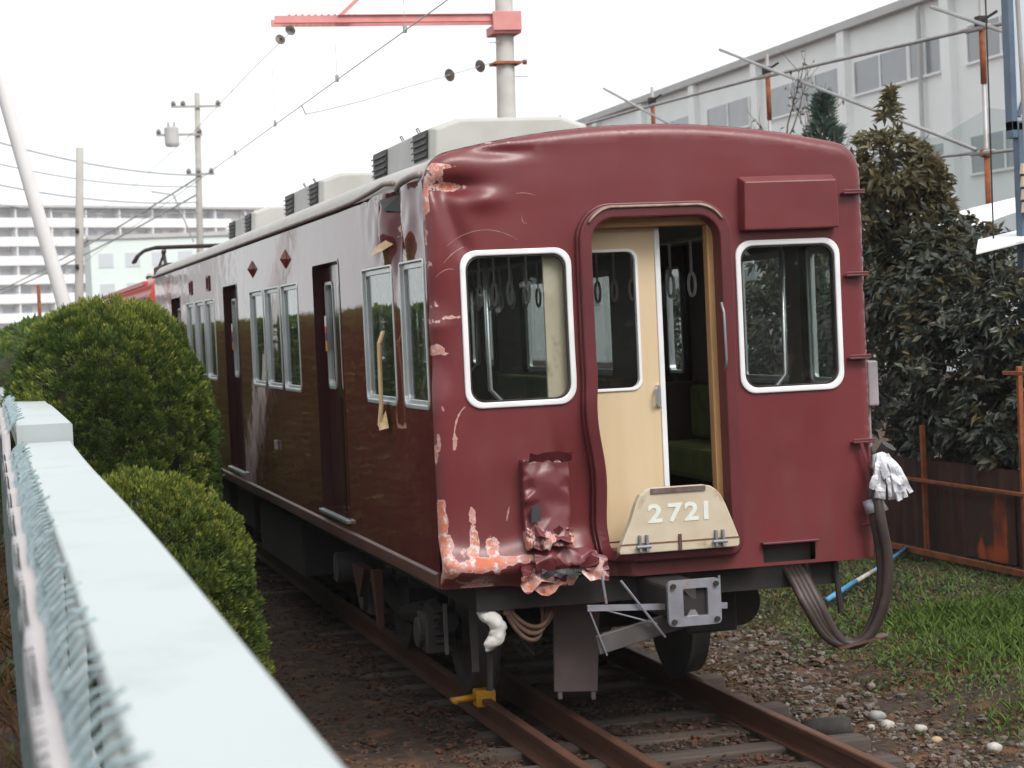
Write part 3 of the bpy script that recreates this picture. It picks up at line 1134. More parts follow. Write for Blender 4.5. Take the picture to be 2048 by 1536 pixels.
# bent sill edge hanging below
crumpled('torn_sill', M['crushpaint'], car, -.92, -.38, .955, 1.08, 9, lambda u, v_: -.045 - .03 * math.sin((1.10 - v_) * 21) + .05 * (u + .6), .020, 14, False, .022, lambda x, z: .3 + .4 * (z < 1.02) + .2 * math.sin(x * 23))
crumpled('torn_sill', M['crushpaint'], car, -.84, -.45, 1.04, 1.15, 12, lambda u, v_: -.085 - .03 * math.sin((1.15 - v_) * 25) + .1 * max(0, u + .6), .016, 22, False, .016)
crumpled('torn_sill', M['louvre'], car, -.80, -.56, 1.00, 1.05, 5, lambda u, v_: -.098, .008, 31, False, .012)
b = MB()
vs_ = [(-.90, -.03, .965), (-.84, -.05, .93), (-.80, -.06, .895), (-.755, -.05, .885), (-.71, -.045, .905), (-.68, -.04, .94), (-.62, -.03, .955), (-.70, -.02, .99), (-.80, -.02, .985)]
b.add(vs_ + [(x, y + .03, z + .004) for x, y, z in vs_], [tuple(range(9)), tuple(range(17, 8, -1))] + [(i, 9 + i, 9 + (i + 1) % 9, (i + 1) % 9) for i in range(9)])
b.build('torn_lip', M['primer'], car)


# long scratches in the end paint
M['scratch'] = surf('scratched_to_metal', (.42, .27, .25), (.36, .15, .12), .6, scale=30, bump=.05)


def scratch(pts, w):
    L = []
    k = len(pts)
    vs_, fs_ = [], []
    for i, (u, v_) in enumerate(pts):
        a = Vector(pts[max(0, i - 1)])
        c_ = Vector(pts[min(k - 1, i + 1)])
        t = (c_ - a).normalized()
        nrm = Vector((-t.y, t.x)) * w * (.35 + .65 * math.sin(math.pi * (i + .4) / k)) * random.uniform(.6, 1.2)
        vs_ += [fpt(u + nrm.x, v_ + nrm.y, .0025), fpt(u - nrm.x, v_ - nrm.y, .0025)]
    for i in range(k - 1):
        fs_.append((2 * i, 2 * i + 1, 2 * i + 3, 2 * i + 2))
    return link_mesh('paint_scratch', vs_, fs_, M['scratch'], endp)


def bez(P, k=12):
    out = []
    for i in range(k + 1):
        t = i / k
        out.append(tuple((1 - t) ** 2 * P[0][j] + 2 * t * (1 - t) * P[1][j] + t * t * P[2][j] for j in (0, 1)))
    return out


scratch(bez([(-1.19, 2.02), (-1.25, 1.98), (-1.265, 1.86)]), .006)
scratch(bez([(-1.265, 1.87), (-1.255, 1.83), (-1.27, 1.77)]), .017)
scratch(bez([(-1.355, 1.87), (-1.35, 1.82), (-1.352, 1.765)]), .010)
scratch(bez([(-1.33, 2.03), (-1.325, 2.02), (-1.32, 2.0)]), .007)
scratch(bez([(-1.26, 2.955), (-1.05, 3.12), (-.83, 2.98)], 18), .0018)
scratch(bez([(-1.28, 2.86), (-1.22, 2.93), (-1.15, 2.95)]), .0025)
scratch(bez([(-.83, 3.25), (-.77, 3.26), (-.71, 3.235)]), .0025)
scratch(bez([(-.80, 3.12), (-.80, 3.07), (-.77, 3.075)]), .0022)
scratch(bez([(-1.33, 2.78), (-1.27, 2.84), (-1.22, 2.82)]), .0025)
scratch(bez([(-.955, 1.42), (-.965, 1.38), (-.975, 1.34)]), .006)
scratch(bez([(-1.30, 1.02), (-1.26, .965), (-1.08, 1.0)], 16), .009)

# ------------------------------------------------------------------ sides
ZG = 3.355
SIDE_WIN = [(.14, .86), (1.10, 2.14), (5.06, 5.98), (6.10, 7.02), (7.14, 8.06), (11.06, 11.98), (12.10, 13.02), (13.14, 14.06), (16.75, 17.7)]
SIDE_DOOR = [(3.05, 4.25), (9.02, 10.2), (14.86, 16.05)]


def sdent(y, z):
    y = np.atleast_1d(np.asarray(y, float))
    z = np.atleast_1d(np.asarray(z, float))
    up = sm(2.86, 3.1, z)
    d = .075 * np.exp(-((y - .90) / .10) ** 2) * sm(2.7, 3.2, z)
    d -= .05 * np.exp(-((y - 1.22) / .16) ** 2) * up
    d -= .03 * np.exp(-((y - .5) / .2) ** 2) * up
    d += .07 * np.exp(-((y - 1.05) / .13) ** 2 - ((z - 3.28) / .07) ** 2)
    d += .035 * np.exp(-((y - 1.35 - .5 * (3.2 - z)) / .09) ** 2) * up
    d += .02 * nz(y, z, 5.0, 2.0) * sm(2.4, 1.0, y) * up + .0006 * nz(y, z, 1.3, 4.0)
    d += .012 * np.exp(-((y - .98) / .05) ** 2) * sm(1.4, 2.0, z)
    return d


def smap(y, z, d=0.0, sgn=-1):
    y = np.atleast_1d(np.asarray(y, float))
    z = np.atleast_1d(np.asarray(z, float))
    x = sgn * (HW - (sdent(y, z) if sgn < 0 else 0 * y) + d)
    return np.stack([x, y, z], -1)


def spt(y, z, d=0.0, sgn=-1):
    return tuple(smap(y, z, d, sgn)[0])


SW = [(a, b_) for a, b_ in SIDE_WIN]
win_loops = [rrect(a, b_, 2.005, 2.895, (.055, .055, .03, .03), 4) for a, b_ in SW]
door_loops = [rrect(a, b_, 1.12, 3.01, (.005, .005, .05, .05), 4) for a, b_ in SIDE_DOOR]
Y0, Y1 = ER, LEN - .05
zs = [ZB + (ZG - ZB) * i / 24 for i in range(25)]
so = [(Y0, z) for z in zs[::-1]] + [(Y0 + (Y1 - Y0) * i / 60, ZB) for i in range(1, 60)] + [(Y1, z) for z in zs] + [(Y1 - (Y1 - Y0) * i / 60, ZG) for i in range(1, 60)]
ex = [(y, z) for y in np.arange(.1, 2.6, .035) for z in np.arange(2.85, 3.35, .035)]
ex += [(y, z) for y in np.arange(.12, 2.6, .1) for z in np.arange(1.0, 2.85, .1)]
ex += [(y, z) for y in np.arange(2.7, 18.4, .3) for z in np.arange(1.1, 3.3, .22)]
ex = [(a + random.uniform(-.003, .003), b_ + random.uniform(-.003, .003)) for a, b_ in ex]
sideV, sideF = sheet(so, [densify(l, .12) for l in win_loops + door_loops], ex)
SWEAR = [(1.02, 3.27, .16, .05, .7), (.97, 3.15, .05, .12, .62), (1.2, 3.22, .1, .06, .5), (.2, 1.06, .1, .05, .5), (1.9, 1.06, .5, .03, .35)]
sw = np.zeros(len(sideV))
for a, b_, ra, rb, s_ in SWEAR:
    sw = np.maximum(sw, s_ * np.exp(-(((sideV[:, 0] - a) / ra) ** 2 + ((sideV[:, 1] - b_) / rb) ** 2) ** 1.5 * .7))
sideL = link_mesh('side_panel', smap(sideV[:, 0], sideV[:, 1]), sideF.tolist(), M['maroon_side'], car, smooth=True, attrs={'wear': sw})
tag(sideL, 'glossy dark maroon side with buckled upper front end')
sideR = link_mesh('side_panel', smap(sideV[:, 0], sideV[:, 1], 0, 1), sideF[:, ::-1].tolist(), M['maroon_side'], car, smooth=True)
# inner linings
liV, liF = sheet(rrect(.2, 18.4, 1.15, 3.30, .01, 2), [densify(l, .2) for l in win_loops + [rrect(a + .02, b_ - .02, 1.16, 3.0, .01, 2) for a, b_ in SIDE_DOOR]], [(y, z) for y in np.arange(.5, 18.3, .5) for z in np.arange(1.4, 3.3, .4)])
for sgn in (-1, 1):
    X_ = sgn * (HW - .095)
    link_mesh('side_lining', np.stack([0 * liV[:, 0] + X_, liV[:, 0], liV[:, 1]], -1), liF.tolist(), M['wood'], car)


def sring(lo, li, d0, d1, sgn):
    bb = MB()
    bb.ring(lo, li, lambda u, v_, d: (sgn * (HW + d), u, v_), d0, d1)
    return bb


M['sash'] = surf('sash_aluminium', (.60, .62, .63), (.5, .52, .53), .35, .6, scale=5, bump=.03)
for sgn in (-1, 1):
    for wi, (a, b_) in enumerate(SW):
        lo = rrect(a - .004, b_ + .004, 2.001, 2.899, (.058, .058, .03, .03), 4)
        bb = sring(lo, rrect(a + .022, b_ - .022, 2.03, 2.885, (.045, .045, .02, .02), 4), .006, -.05, sgn)
        w = bb.build('side_window', M['sash'], car, bevel=.006)
        bb = sring(rrect(a + .022, b_ - .022, 2.03, 2.885, (.045, .045, .02, .02), 4), rrect(a + .044, b_ - .044, 2.055, 2.85, .03, 4), -.016, -.036, sgn)
        bb.build('sash', M['sash'], w, bevel=.004)
        gb = MB()
        gb.prism(rrect(a + .03, b_ - .03, 2.04, 2.87, .02, 2), lambda u, v_, d: (sgn * (HW + d), u, v_), -.024, -.028)
        gb.build('pane', M['glass'], w)
    for di, (a, b_) in enumerate(SIDE_DOOR):
        mid = (a + b_) / 2
        # recess lining
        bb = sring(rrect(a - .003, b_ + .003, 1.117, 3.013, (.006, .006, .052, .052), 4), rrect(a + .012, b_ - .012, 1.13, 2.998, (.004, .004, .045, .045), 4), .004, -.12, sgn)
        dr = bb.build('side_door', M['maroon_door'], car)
        for (l0, l1) in ((a + .002, mid - .004), (mid + .004, b_ - .002)):
            lp = rrect(l0, l1, 1.13, 3.0, .004, 2)
            wn = rrect(l0 + .13, l1 - .13, 2.06, 2.86, .05, 5)
            lv, lf = sheet(lp, [wn], [])
            bb = MB()
            for d in (-.075, -.11):
                bb.add([(sgn * (HW + d), y, z) for y, z in lv], lf.tolist())
            k = len(lp)
            bb.add([(sgn * (HW - .075), u, v_) for u, v_ in lp] + [(sgn * (HW - .11), u, v_) for u, v_ in lp], [(i, (i + 1) % k, k + (i + 1) % k, k + i) for i in range(k)])
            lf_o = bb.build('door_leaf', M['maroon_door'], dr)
            bb = sring(rrect(l0 + .122, l1 - .122, 2.052, 2.868, .055, 5), inset(wn, .014), -.068, -.115, sgn)
            bb.build('leaf_window_frame', M['sash'], dr)
            gb = MB()
            gb.prism(inset(wn, .008), lambda u, v_, d: (sgn * (HW + d), u, v_), -.09, -.094)
            gb.build('leaf_pane', M['glass'], dr)
            # pressed rails on the lower leaf
            for yy in (l0 + .02, l1 - .02):
                bb = MB()
                bb.box(min(sgn * (HW - .074), sgn * (HW - .066)), max(sgn * (HW - .074), sgn * (HW - .066)), yy - .008, yy + .008, 1.14, 1.99)
                bb.build('leaf_edge', M['maroon_door'], dr)
        bb = MB()
        x0, x1 = sorted((sgn * (HW + .035), sgn * (HW - .12)))
        bb.box(x0, x1, a - .02, b_ + .02, 1.098, 1.124)
        bb.build('door_sill', M['alu'], dr, bevel=.004)
# stickers on the first two doors
for (yy, zz) in ((4.13, 2.42), (10.08, 2.42)):
    for k_, (c_, z0, z1) in enumerate((((.75, .72, .7), .11, .19), ((.55, .05, .04), .06, .11), ((.05, .06, .16), .0, .06), ((.7, .25, .03), -.08, 0))):
        b = MB()
        b.box(-HW + .052, -HW + .056, yy - .10, yy - .03, zz + z0, zz + z1)
        b.build('door_sticker', surf('sticker_%d' % k_, c_, None, .5, bump=0), sideL)
# side lamps and small vents
for yy, zz in ((7.75, 3.10), (5.62, 3.11)):
    b = MB()
    b.add([(-HW - .002, yy, zz + .085), (-HW - .002, yy + .07, zz), (-HW - .002, yy, zz - .085), (-HW - .002, yy - .07, zz), (-HW - .05, yy, zz)], [(0, 1, 4), (1, 2, 4), (2, 3, 4), (3, 0, 4)])
    b.build('side_lamp', surf('red_lamp', (.2, .03, .02), (.12, .02, .02), .25), car)
for yy in (13.45, 11.55):
    b = sring(rrect(yy - .13, yy + .13, 2.99, 3.16, .02, 2), rrect(yy - .11, yy + .11, 3.01, 3.14, .015, 2), .014, -.004, -1)
    b.build('sign_frame', M['maroon_trim'], car)
b = MB()
b.box(-HW - .03, -HW, 6.58, 6.66, 1.46, 1.55)
b.build('door_cock', M['gutter'], car, bevel=.01)
# hanging pale trim strip and torn flap
b = MB()
pts = [(-1.40, 1.32, 2.48), (-1.43, 1.32, 2.40), (-1.425, 1.36, 2.2), (-1.42, 1.40, 2.0), (-1.43, 1.44, 1.86)]
for p0, p1 in zip(pts, pts[1:]):
    b.bar(p0, p1, .014, .085, (0, 1, 0))
strip = b.build('hanging_trim_strip', M['strip'], car, bevel=.003)
b = MB()
b.add([(-1.43, 1.40, 1.90), (-1.43, 1.47, 1.84), (-1.45, 1.34, 1.845), (-1.40, 1.28, 1.86), (-1.40, 1.36, 1.97)], [(0, 1, 2), (0, 2, 3), (0, 3, 4), (1, 0, 4)])
b.build('strip_end', M['strip'], strip)
b = MB()
b.add([(-1.42, 1.35, 3.02), (-1.40, 1.10, 3.05), (-1.41, 1.12, 2.99), (-1.45, 1.36, 2.965), (-1.37, 1.0, 3.02)], [(0, 1, 2, 3), (1, 4, 2)])
b.build('torn_flap', M['strip'], car)
b = MB()
b.add([spt(1.0, 3.33, .01), spt(1.22, 3.31, .012), spt(1.15, 3.24, .02), spt(1.0, 3.22, .014), spt(.92, 3.28, .01)], [(0, 1, 2), (0, 2, 3), (0, 3, 4)])
b.build('hole_shade_patch', M['louvre'], car)  # black patch laid on the skin for the shade inside the hole
# sole bar under the side
for sgn in (-1, 1):
    b = MB()
    x0, x1 = sorted((sgn * (HW + .016), sgn * (HW - .2)))
    ys = np.linspace(.12, LEN - .1, 24)
    b.hexa([(sgn * HW * .96, .12, ZB - .012), (sgn * (HW + .01), .12, ZB + .0), (sgn * (HW + .01), LEN - .1, ZB + 0), (sgn * HW * .96, LEN - .1, ZB - .012),
            (sgn * HW * .96, .12, 1.07), (sgn * (HW + .022), .12, 1.04), (sgn * (HW + .022), LEN - .1, 1.04), (sgn * HW * .96, LEN - .1, 1.07)])
    fix_normals(b.build('sole_bar', M['sole'], car, bevel=.006))
# roof
ys = np.linspace(ER - .01, LEN - .05, 30)
vs_, fs_ = [], []
RP = [(HW - .001, ZG - .003)] + [q for q in HP if q[1] > ZG] + [(-x, z) for x, z in HP[-2::-1] if z > ZG] + [(-HW + .001, ZG - .003)]
for y in ys:
    for x, z in RP:
        dd = 0.05 * math.exp(-((y - .95) / .25) ** 2 - ((x + 1.3) / .12) ** 2)
        vs_.append((x + dd, y, z - dd * .8))
k = len(RP)
for i in range(len(ys) - 1):
    for j in range(k - 1):
        fs_.append((i * k + j, i * k + j + 1, (i + 1) * k + j + 1, (i + 1) * k + j))
roof = link_mesh('roof', vs_, fs_, M['roof'], car, smooth=True)
b = MB()
for sgn, pts in ((-1, [(-1.395, LEN - .1, 3.365), (-1.395, 9, 3.362), (-1.395, 3.0, 3.36), (-1.395, 2.2, 3.365), (-1.39, 1.6, 3.385), (-1.375, 1.2, 3.41), (-1.36, .98, 3.40)]), (1, [(1.395, LEN - .1, 3.365), (1.395, .15, 3.365)])):
    b = MB()
    b.tube(pts, .018, 8)
    b.build('rain_gutter', M['gutter'], roof, smooth=True)
b = MB()
b.tube([(-1.35, .92, 3.355), (-1.385, .6, 3.375), (-1.392, .3, 3.385), (-1.37, .13, 3.39)], .022, 8)
b.build('rain_gutter', M['gutter'], roof, smooth=True)
# three roof units
for (ya, yb) in ((3.22, 5.6), (8.3, 10.7), (13.35, 15.75)):
    prof_ = [(-.62, 3.56), (.62, 3.56), (.60, 3.955), (.40, 4.02), (-.40, 4.02), (-.60, 3.955)]
    b = MB()
    ch = .05
    loops = []
    for y, s_ in ((ya, .94), (ya + ch, 1.0), (yb - ch, 1.0), (yb, .94)):
        loops.append([(x * s_, y, 3.56 + (z - 3.56) * (s_ if s_ == 1 else .96)) for x, z in prof_])
    vv = [q for l in loops for q in l]
    ff = [tuple(range(5, -1, -1)), tuple(18 + i for i in range(6))]
    for i in range(3):
        for j in range(6):
            ff.append((i * 6 + j, i * 6 + (j + 1) % 6, (i + 1) * 6 + (j + 1) % 6, (i + 1) * 6 + j))
    b.add(vv, ff)
    ac = b.build('roof_cooling_unit', M['acbox'], car, bevel=.012)
    fix_normals(ac)
    for (va, vb) in ((ya + .12, ya + .60), (yb - .70, yb - .16)):
        for sgn in (-1, 1):
            b = MB()
            x0, x1 = sorted((sgn * .603, sgn * .619))
            b.box(x0, x1, va, vb, 3.74, 3.945)
            g = b.build('vent', M['louvre'], ac)
            for zi in range(4):
                z = 3.765 + zi * .046
                b = MB()
                b.hexa([(sgn * .615, va, z), (sgn * .638, va, z - .012), (sgn * .638, vb, z - .012), (sgn * .615, vb, z), (sgn * .615, va, z + .012), (sgn * .638, va, z), (sgn * .638, vb, z), (sgn * .615, vb, z + .012)])
                b.build('vent_slat', M['steel'] if False else M['darkgrey'], ac)
    for yy in (ya + .85, yb - .9):
        b = MB()
        b.tube([(-.50, yy, 3.99), (-.52, yy, 4.03), (-.52, yy + .07, 4.03), (-.50, yy + .07, 3.99)], .006, 6)
        b.build('lifting_eye', M['steel'], ac)
# rear end
b = MB()
rl = [(x, z) for x, z in OUTLINE[::4]]
rv, rf = sheet(OUTLINE[::3], [rrect(-1.15, -.55, 2.05, 2.9, .08, 4), rrect(.55, 1.15, 2.05, 2.9, .08, 4), rrect(-.2, .2, 2.05, 2.9, .05, 4)], [])
link_mesh('rear_panel', np.stack([rv[:, 0], 0 * rv[:, 0] + LEN - .04, rv[:, 1]], -1), rf[:, ::-1].tolist(), M['maroon_side'], car)
# ------------------------------------------------------------------ inside the carriage
b = MB()
b.box(-1.28, 1.28, .2, LEN - .08, 1.08, 1.15)
b.build('floor', M['floor'], car)
b = MB()
cp = [(-1.27, 3.02), (-1.1, 3.16), (-.6, 3.27), (0, 3.31), (.6, 3.27), (1.1, 3.16), (1.27, 3.02)]
vs_, fs_ = [], []
for y in (.2, LEN - .08):
    vs_ += [(x, y, z) for x, z in cp]
fs_ = [(i, i + 7, i + 8, i + 1) for i in range(6)]
b.add(vs_, fs_)
b.build('ceiling', M['ceil'], car, smooth=True)
for sgn in (-1, 1):
    for (a, c_) in ((.35, 2.75), (4.6, 8.6), (10.6, 14.4), (16.5, 18.2)):
        b = MB()
        xs = sorted((sgn * 1.27, sgn * .80))
        b.box(xs[0], xs[1], a, c_, 1.36, 1.58)
        seat = b.build('bench_seat', M['seat'], car, bevel=.04)
        b = MB()
        xs = sorted((sgn * 1.27, sgn * 1.14))
        b.box(xs[0], xs[1], a, c_, 1.60, 1.98)
        b.build('seat_back', M['seat'], seat, bevel=.03)
        for ye in (a, c_):
            b = MB()
            b.tube([(sgn * .82, ye, 1.35), (sgn * .80, ye, 1.8), (sgn * .86, ye, 2.0), (sgn * .95, ye, 2.1), (sgn * .95, ye, 3.1)], .016, 8)
            b.build('end_rail', M['alu'], seat, smooth=True)
    b = MB()
    b.tube([(sgn * .55, .5, 2.98), (sgn * .55, 18, 2.98)], .014, 6)
    bar_ = b.build('strap_rail', M['alu'], car)
    st0 = None
    for i in range(26):
        y = .9 + i * .42
        if st0 is None:
            b = MB()
            b.box(sgn * .55 - .004, sgn * .55 + .004, -.016, .016, 2.76, 2.98)
            ringp = [(sgn * .55, .065 * math.cos(t), 2.69 + .075 * math.sin(t)) for t in np.linspace(0, 2 * math.pi, 17)]
            b.tube(ringp, .010, 6, False)
            st0 = b.build('hand_strap', M['white'], car)
            st0.location = (0, y, 0)
            o = st0
        else:
            o = st0.copy()
            COL.objects.link(o)
            o.parent = car
        o.location = (0, y - 9.2 + 9.2, 0)
    for yy in (2.95, 4.35, 8.9, 10.35):
        b = MB()
        b.box(*sorted((sgn * 1.27, sgn * .84)), yy - .015, yy + .015, 1.15, 3.05) if False else b.box(*sorted((sgn * 1.27, sgn * 1.0)), yy - .015, yy + .015, 1.15, 2.0)
        b.build('draught_screen', M['wood'], car)
b = MB()
b.box(-1.27, 1.27, LEN - .14, LEN - .09, 1.15, 3.2)
b.build('end_bulkhead', M['wood'], car)

# ------------------------------------------------------------------ underframe
b = MB()
b.box(-1.15, 1.15, .12, LEN - .12, .80, .99)
b.box(-1.3, 1.3, .12, LEN - .12, .96, 1.08)
b.build('underframe', M['dark'], car)
for (x0, x1, y0, y1, z0) in ((-1.2, -.45, 6.6, 9.4, .32), (.4, 1.2, 6.8, 10.4, .35), (-1.15, -.5, 10.2, 11.6, .42), (-.3, .3, 7.2, 9.2, .45), (-1.2, -.7, 12.0, 12.9, .4)):
    b = MB()
    b.box(x0, x1, y0, y1, z0, .80)
    b.build('equipment_box', M['dark'], car, bevel=.02)


def bogie(yc):
    b = MB()
    for sgn in (-1, 1):
        b.tube([(sgn * .98, yc - 1.35, .52), (sgn * .98, yc - .95, .56), (sgn * .98, yc - .6, .50), (sgn * .98, yc, .42), (sgn * .98, yc + .6, .50), (sgn * .98, yc + .95, .56), (sgn * .98, yc + 1.35, .52)], .075, 8)
    b.box(-1.0, 1.0, yc - .16, yc + .16, .36, .62)
    bo = b.build('bogie', M['dark'], car)
    for ya in (yc - 1.05, yc + 1.05):
        b = MB()
        b.cyl((-1.05, ya, .43), (1.05, ya, .43), .075, 12)
        b.build('axle', M['dark'], bo, smooth=True)
        for sgn in (-1, 1):
            b = MB()
            pr = [(.66, .10), (.66, .44), (.672, .462), (.688, .462), (.70, .438), (.715, .432), (.82, .425), (.825, .36), (.79, .34), (.76, .14), (.84, .13), (.84, .08)]
            nseg = 40
            vs_, fs_ = [], []
            for i in range(nseg):
                an = 2 * math.pi * i / nseg
                vs_ += [(sgn * x, ya + r_ * math.cos(an), .43 + r_ * math.sin(an)) for x, r_ in pr]
            k = len(pr)
            for i in range(nseg):
                for j in range(k - 1):
                    i2 = (i + 1) % nseg
                    fs_.append((i * k + j, i * k + j + 1, i2 * k + j + 1, i2 * k + j))
            b.add(vs_, fs_)
            fix_normals(b.build('wheel', M['darkgrey'], bo, smooth=False))
            b = MB()
            b.box(*sorted((sgn * .90, sgn * 1.10)), ya - .15, ya + .15, .30, .56)
            b.cyl((sgn * 1.08, ya, .43), (sgn * 1.14, ya, .43), .105, 16)
            b.build('axle_box', M['darkgrey'], bo, bevel=.012)
            for q in (-.24, .24):
                b = MB()
                pts = [(sgn * 1.0 + .055 * math.cos(t), ya + q + .055 * math.sin(t), .36 + .26 * t / (2 * math.pi * 5)) for t in np.linspace(0, 2 * math.pi * 5, 50)]
                b.tube(pts, .014, 6)
                b.build('spring', M['dark'], bo, smooth=True)
    return bo


bogie(3.05)
bogie(15.4)
# things hanging under the left side
b = MB()
b.hexa([(-1.19, 3.10, .30), (-1.19, 3.16, .30), (-1.15, 3.16, .30), (-1.15, 3.10, .30), (-1.22, 3.06, .74), (-1.22, 3.20, .74), (-1.15, 3.20, .74), (-1.15, 3.06, .74)])
b.build('hanger', M['sole'], car)
b = MB()
b.hexa([(-1.19, 3.86, .46), (-1.19, 3.92, .46), (-1.15, 3.92, .46), (-1.15, 3.86, .46), (-1.22, 3.45, .72), (-1.22, 3.98, .72), (-1.15, 3.98, .72), (-1.15, 3.45, .72)])
b.build('hanger', M['sole'], car)
b = MB()
b.cyl((-1.22, 4.72, .60), (-1.02, 4.72, .60), .12, 18)
b.build('air_cylinder', M['darkgrey'], car, smooth=False)
# front lower gear ------------------------------------------------
b = MB()
b.hexa([(-.575, .58, .20), (-.295, .58, .18), (-.29, .61, .18), (-.57, .61, .20), (-.565, .52, .80), (-.27, .52, .78), (-.27, .56, .78), (-.565, .56, .80)])
b.box(-.55, -.52, .585, .605, .15, .2)
b.box(-.335, -.305, .585, .605, .13, .19)
b.build('guard_plate', surf('scuffed_guard', (.115, .085, .085), (.085, .065, .065), .6, scale=5, bump=.1), car, bevel=.006)
for (x, z0, z1, w) in ((-1.066, .37, .82, .045), (-1.24, .49, .80, .022)):
    b = MB()
    b.box(x - w / 2, x + w / 2, .58, .60, z0, z1)
    b.build('drop_bar', M['darkgrey'], car)
b = MB()
b.box(-1.10, -.98, .22, .25, .74, .93)
b.build('hose_bracket', M['yellow'] if False else surf('ochre_bracket', (.35, .18, .07), (.25, .12, .05), .6, scale=15), car, bevel=.006)
b = MB()
b.tube([(-.955, .2, .86), (-.955, .18, .885), (-.925, .18, .885), (-.925, .2, .86)], .009, 6)
b.box(-.975, -.905, .18, .24, .76, .86)
b.build('hose_lug', surf('ochre_bracket2', (.32, .2, .12), (.22, .13, .08), .6, scale=15), car, bevel=.004)
for i, (za, zb, xe, ze) in enumerate(((.83, .66, -.62, .86), (.80, .61, -.66, .86), (.77, .56, -.70, .87), (.79, .64, -.59, .84))):
    pts = []
    P0, P1, P2, P3_ = Vector((-.95, .2, za)), Vector((-.88, .15, zb)), Vector((-.66, .2 + .03 * i, zb - .09)), Vector((xe, .35, ze))
    for t in np.linspace(0, 1, 16):
        pts.append(P0 * (1 - t) ** 3 + P1 * 3 * t * (1 - t) ** 2 + P2 * 3 * t * t * (1 - t) + P3_ * t ** 3)
    b = MB()
    b.tube(pts, .014, 8)
    b.build('brake_hose', M['hose'], car, smooth=True)
for (x0, x1, z0, z1) in ((-.93, -.80, .62, .47), (-.85, -.74, .60, .47)):
    b = MB()
    b.tube([(x0, .35, z0), (x1, .42, z1)], .012, 6)
    b.build('hose_tail', M['dark'], car)
# white rag tied to the pipe
b = MB()
pts = [(-1.115, .20, .80), (-1.09, .17, .765), (-1.05, .15, .745), (-1.02, .15, .70), (-1.025, .16, .64), (-1.06, .17, .60), (-1.085, .18, .555)]
pp = [Vector(q) for q in pts]
fine = [pp[int(t)].lerp(pp[min(int(t) + 1, 6)], t % 1) for t in np.linspace(0, 5.999, 26)]
b.tube(fine, list(np.interp(np.linspace(0, 6, 26), range(7), [.024, .042, .05, .05, .052, .04, .012])), 18)
rag = b.build('tied_rag', M['rag'], car, smooth=True)
for v_ in rag.data.vertices:
    q = noise.noise_vector(v_.co * 18) * .014 + noise.noise_vector(v_.co * 55) * .007
    v_.co += q
b = MB()
b.tube([(-1.07, .22, .95), (-1.05, .24, .6), (-1.05, .3, .3)], .02, 8)
b.build('drop_pipe', M['dark'], car)
# coupler with adapter plate
b = MB()
b.box(-.15, .10, -.40, .9, .74, .94)
coup = b.build('coupler', M['dark'], car, bevel=.02)
CP = rrect(-.165, .155, .71, .975, .03, 4)
CH = rrect(-.075, .075, .765, .925, .008, 3)
b = MB()
a1, a2 = CP, CH
pv, pf = sheet(CP, [CH], [])
b.add([(x, -.50, z) for x, z in pv], pf.tolist())
b.add([(x, -.47, z) for x, z in pv], pf[:, ::-1].tolist())
for lp in (CP, CH):
    k = len(lp)
    b.add([(u, -.50, v_) for u, v_ in lp] + [(u, -.47, v_) for u, v_ in lp], [(i, (i + 1) % k, k + (i + 1) % k, k + i) for i in range(k)])
cpl = b.build('adapter_plate', M['steel'], coup)
b = MB()
b.box(-.13, .12, -.47, -.40, .735, .95)
b.build('adapter_box', M['dark'], coup)
b = MB()
b.add([(-.075, -.49, .925), (.005, -.49, .925), (.02, -.46, .83)], [(0, 1, 2)])
b.add([(-.075, -.49, .925), (.02, -.46, .83), (.005, -.49, .925)], [(0, 1, 2)])
b.hexa([(-.05, -.485, .765), (.02, -.485, .765), (.02, -.475, .765), (-.05, -.475, .765), (-.03, -.485, .80), (.0, -.485, .80), (.0, -.475, .80), (-.03, -.475, .80)])
b.build('coupler_tongue', M['alu'], coup)
for (x, z) in ((-.135, .945), (.125, .945), (-.135, .74), (.125, .74)):
    b = MB()
    b.cyl((x, -.52, z), (x, -.495, z), .016, 6)
    b.build('bolt', M['rubber'], coup)
b = MB()
b.bar((-.62, -.40, .845), (.24, -.36, .79), .012, .035)
b.build('support_bar', M['steel'], coup)
b = MB()
b.bar((-.56, -.36, .62), (.05, -.3, .74), .03, .11)
b.build('draft_arm', M['darkgrey'], coup, bevel=.006)
for a_, c_ in (((-.62, -.40, .86), (-.51, -.38, .56)), ((-.42, -.42, .99), (-.16, -.40, .64)), ((-.52, -.38, 1.02), (-.50, -.38, .86)), ((.165, -.45, .98), (.165, -.45, .80)), ((-.62, -.4, .86), (-.2, -.38, .72))):
    b = MB()
    b.tube([a_, c_], .0075 if a_[2] > .9 else .005, 6)
    b.build('control_rod', M['steel'], coup)
b = MB()
b.cyl((.72, .75, .64), (.72, 1.25, .64), .15, 18)
b.build('air_tank', M['dark'], car)
b = MB()
b.box(.28, .62, .5, .9, .50, .85)
b.build('equipment_box', M['dark'], car, bevel=.02)
b = MB()
b.tube([(.93, .1, .96), (.95, .05, .7), (.99, .04, .55)], .018, 8)
b.tube([(1.12, .1, .96), (1.14, .08, .62)], .02, 8)
b.build('air_pipe', M['dark'], car)
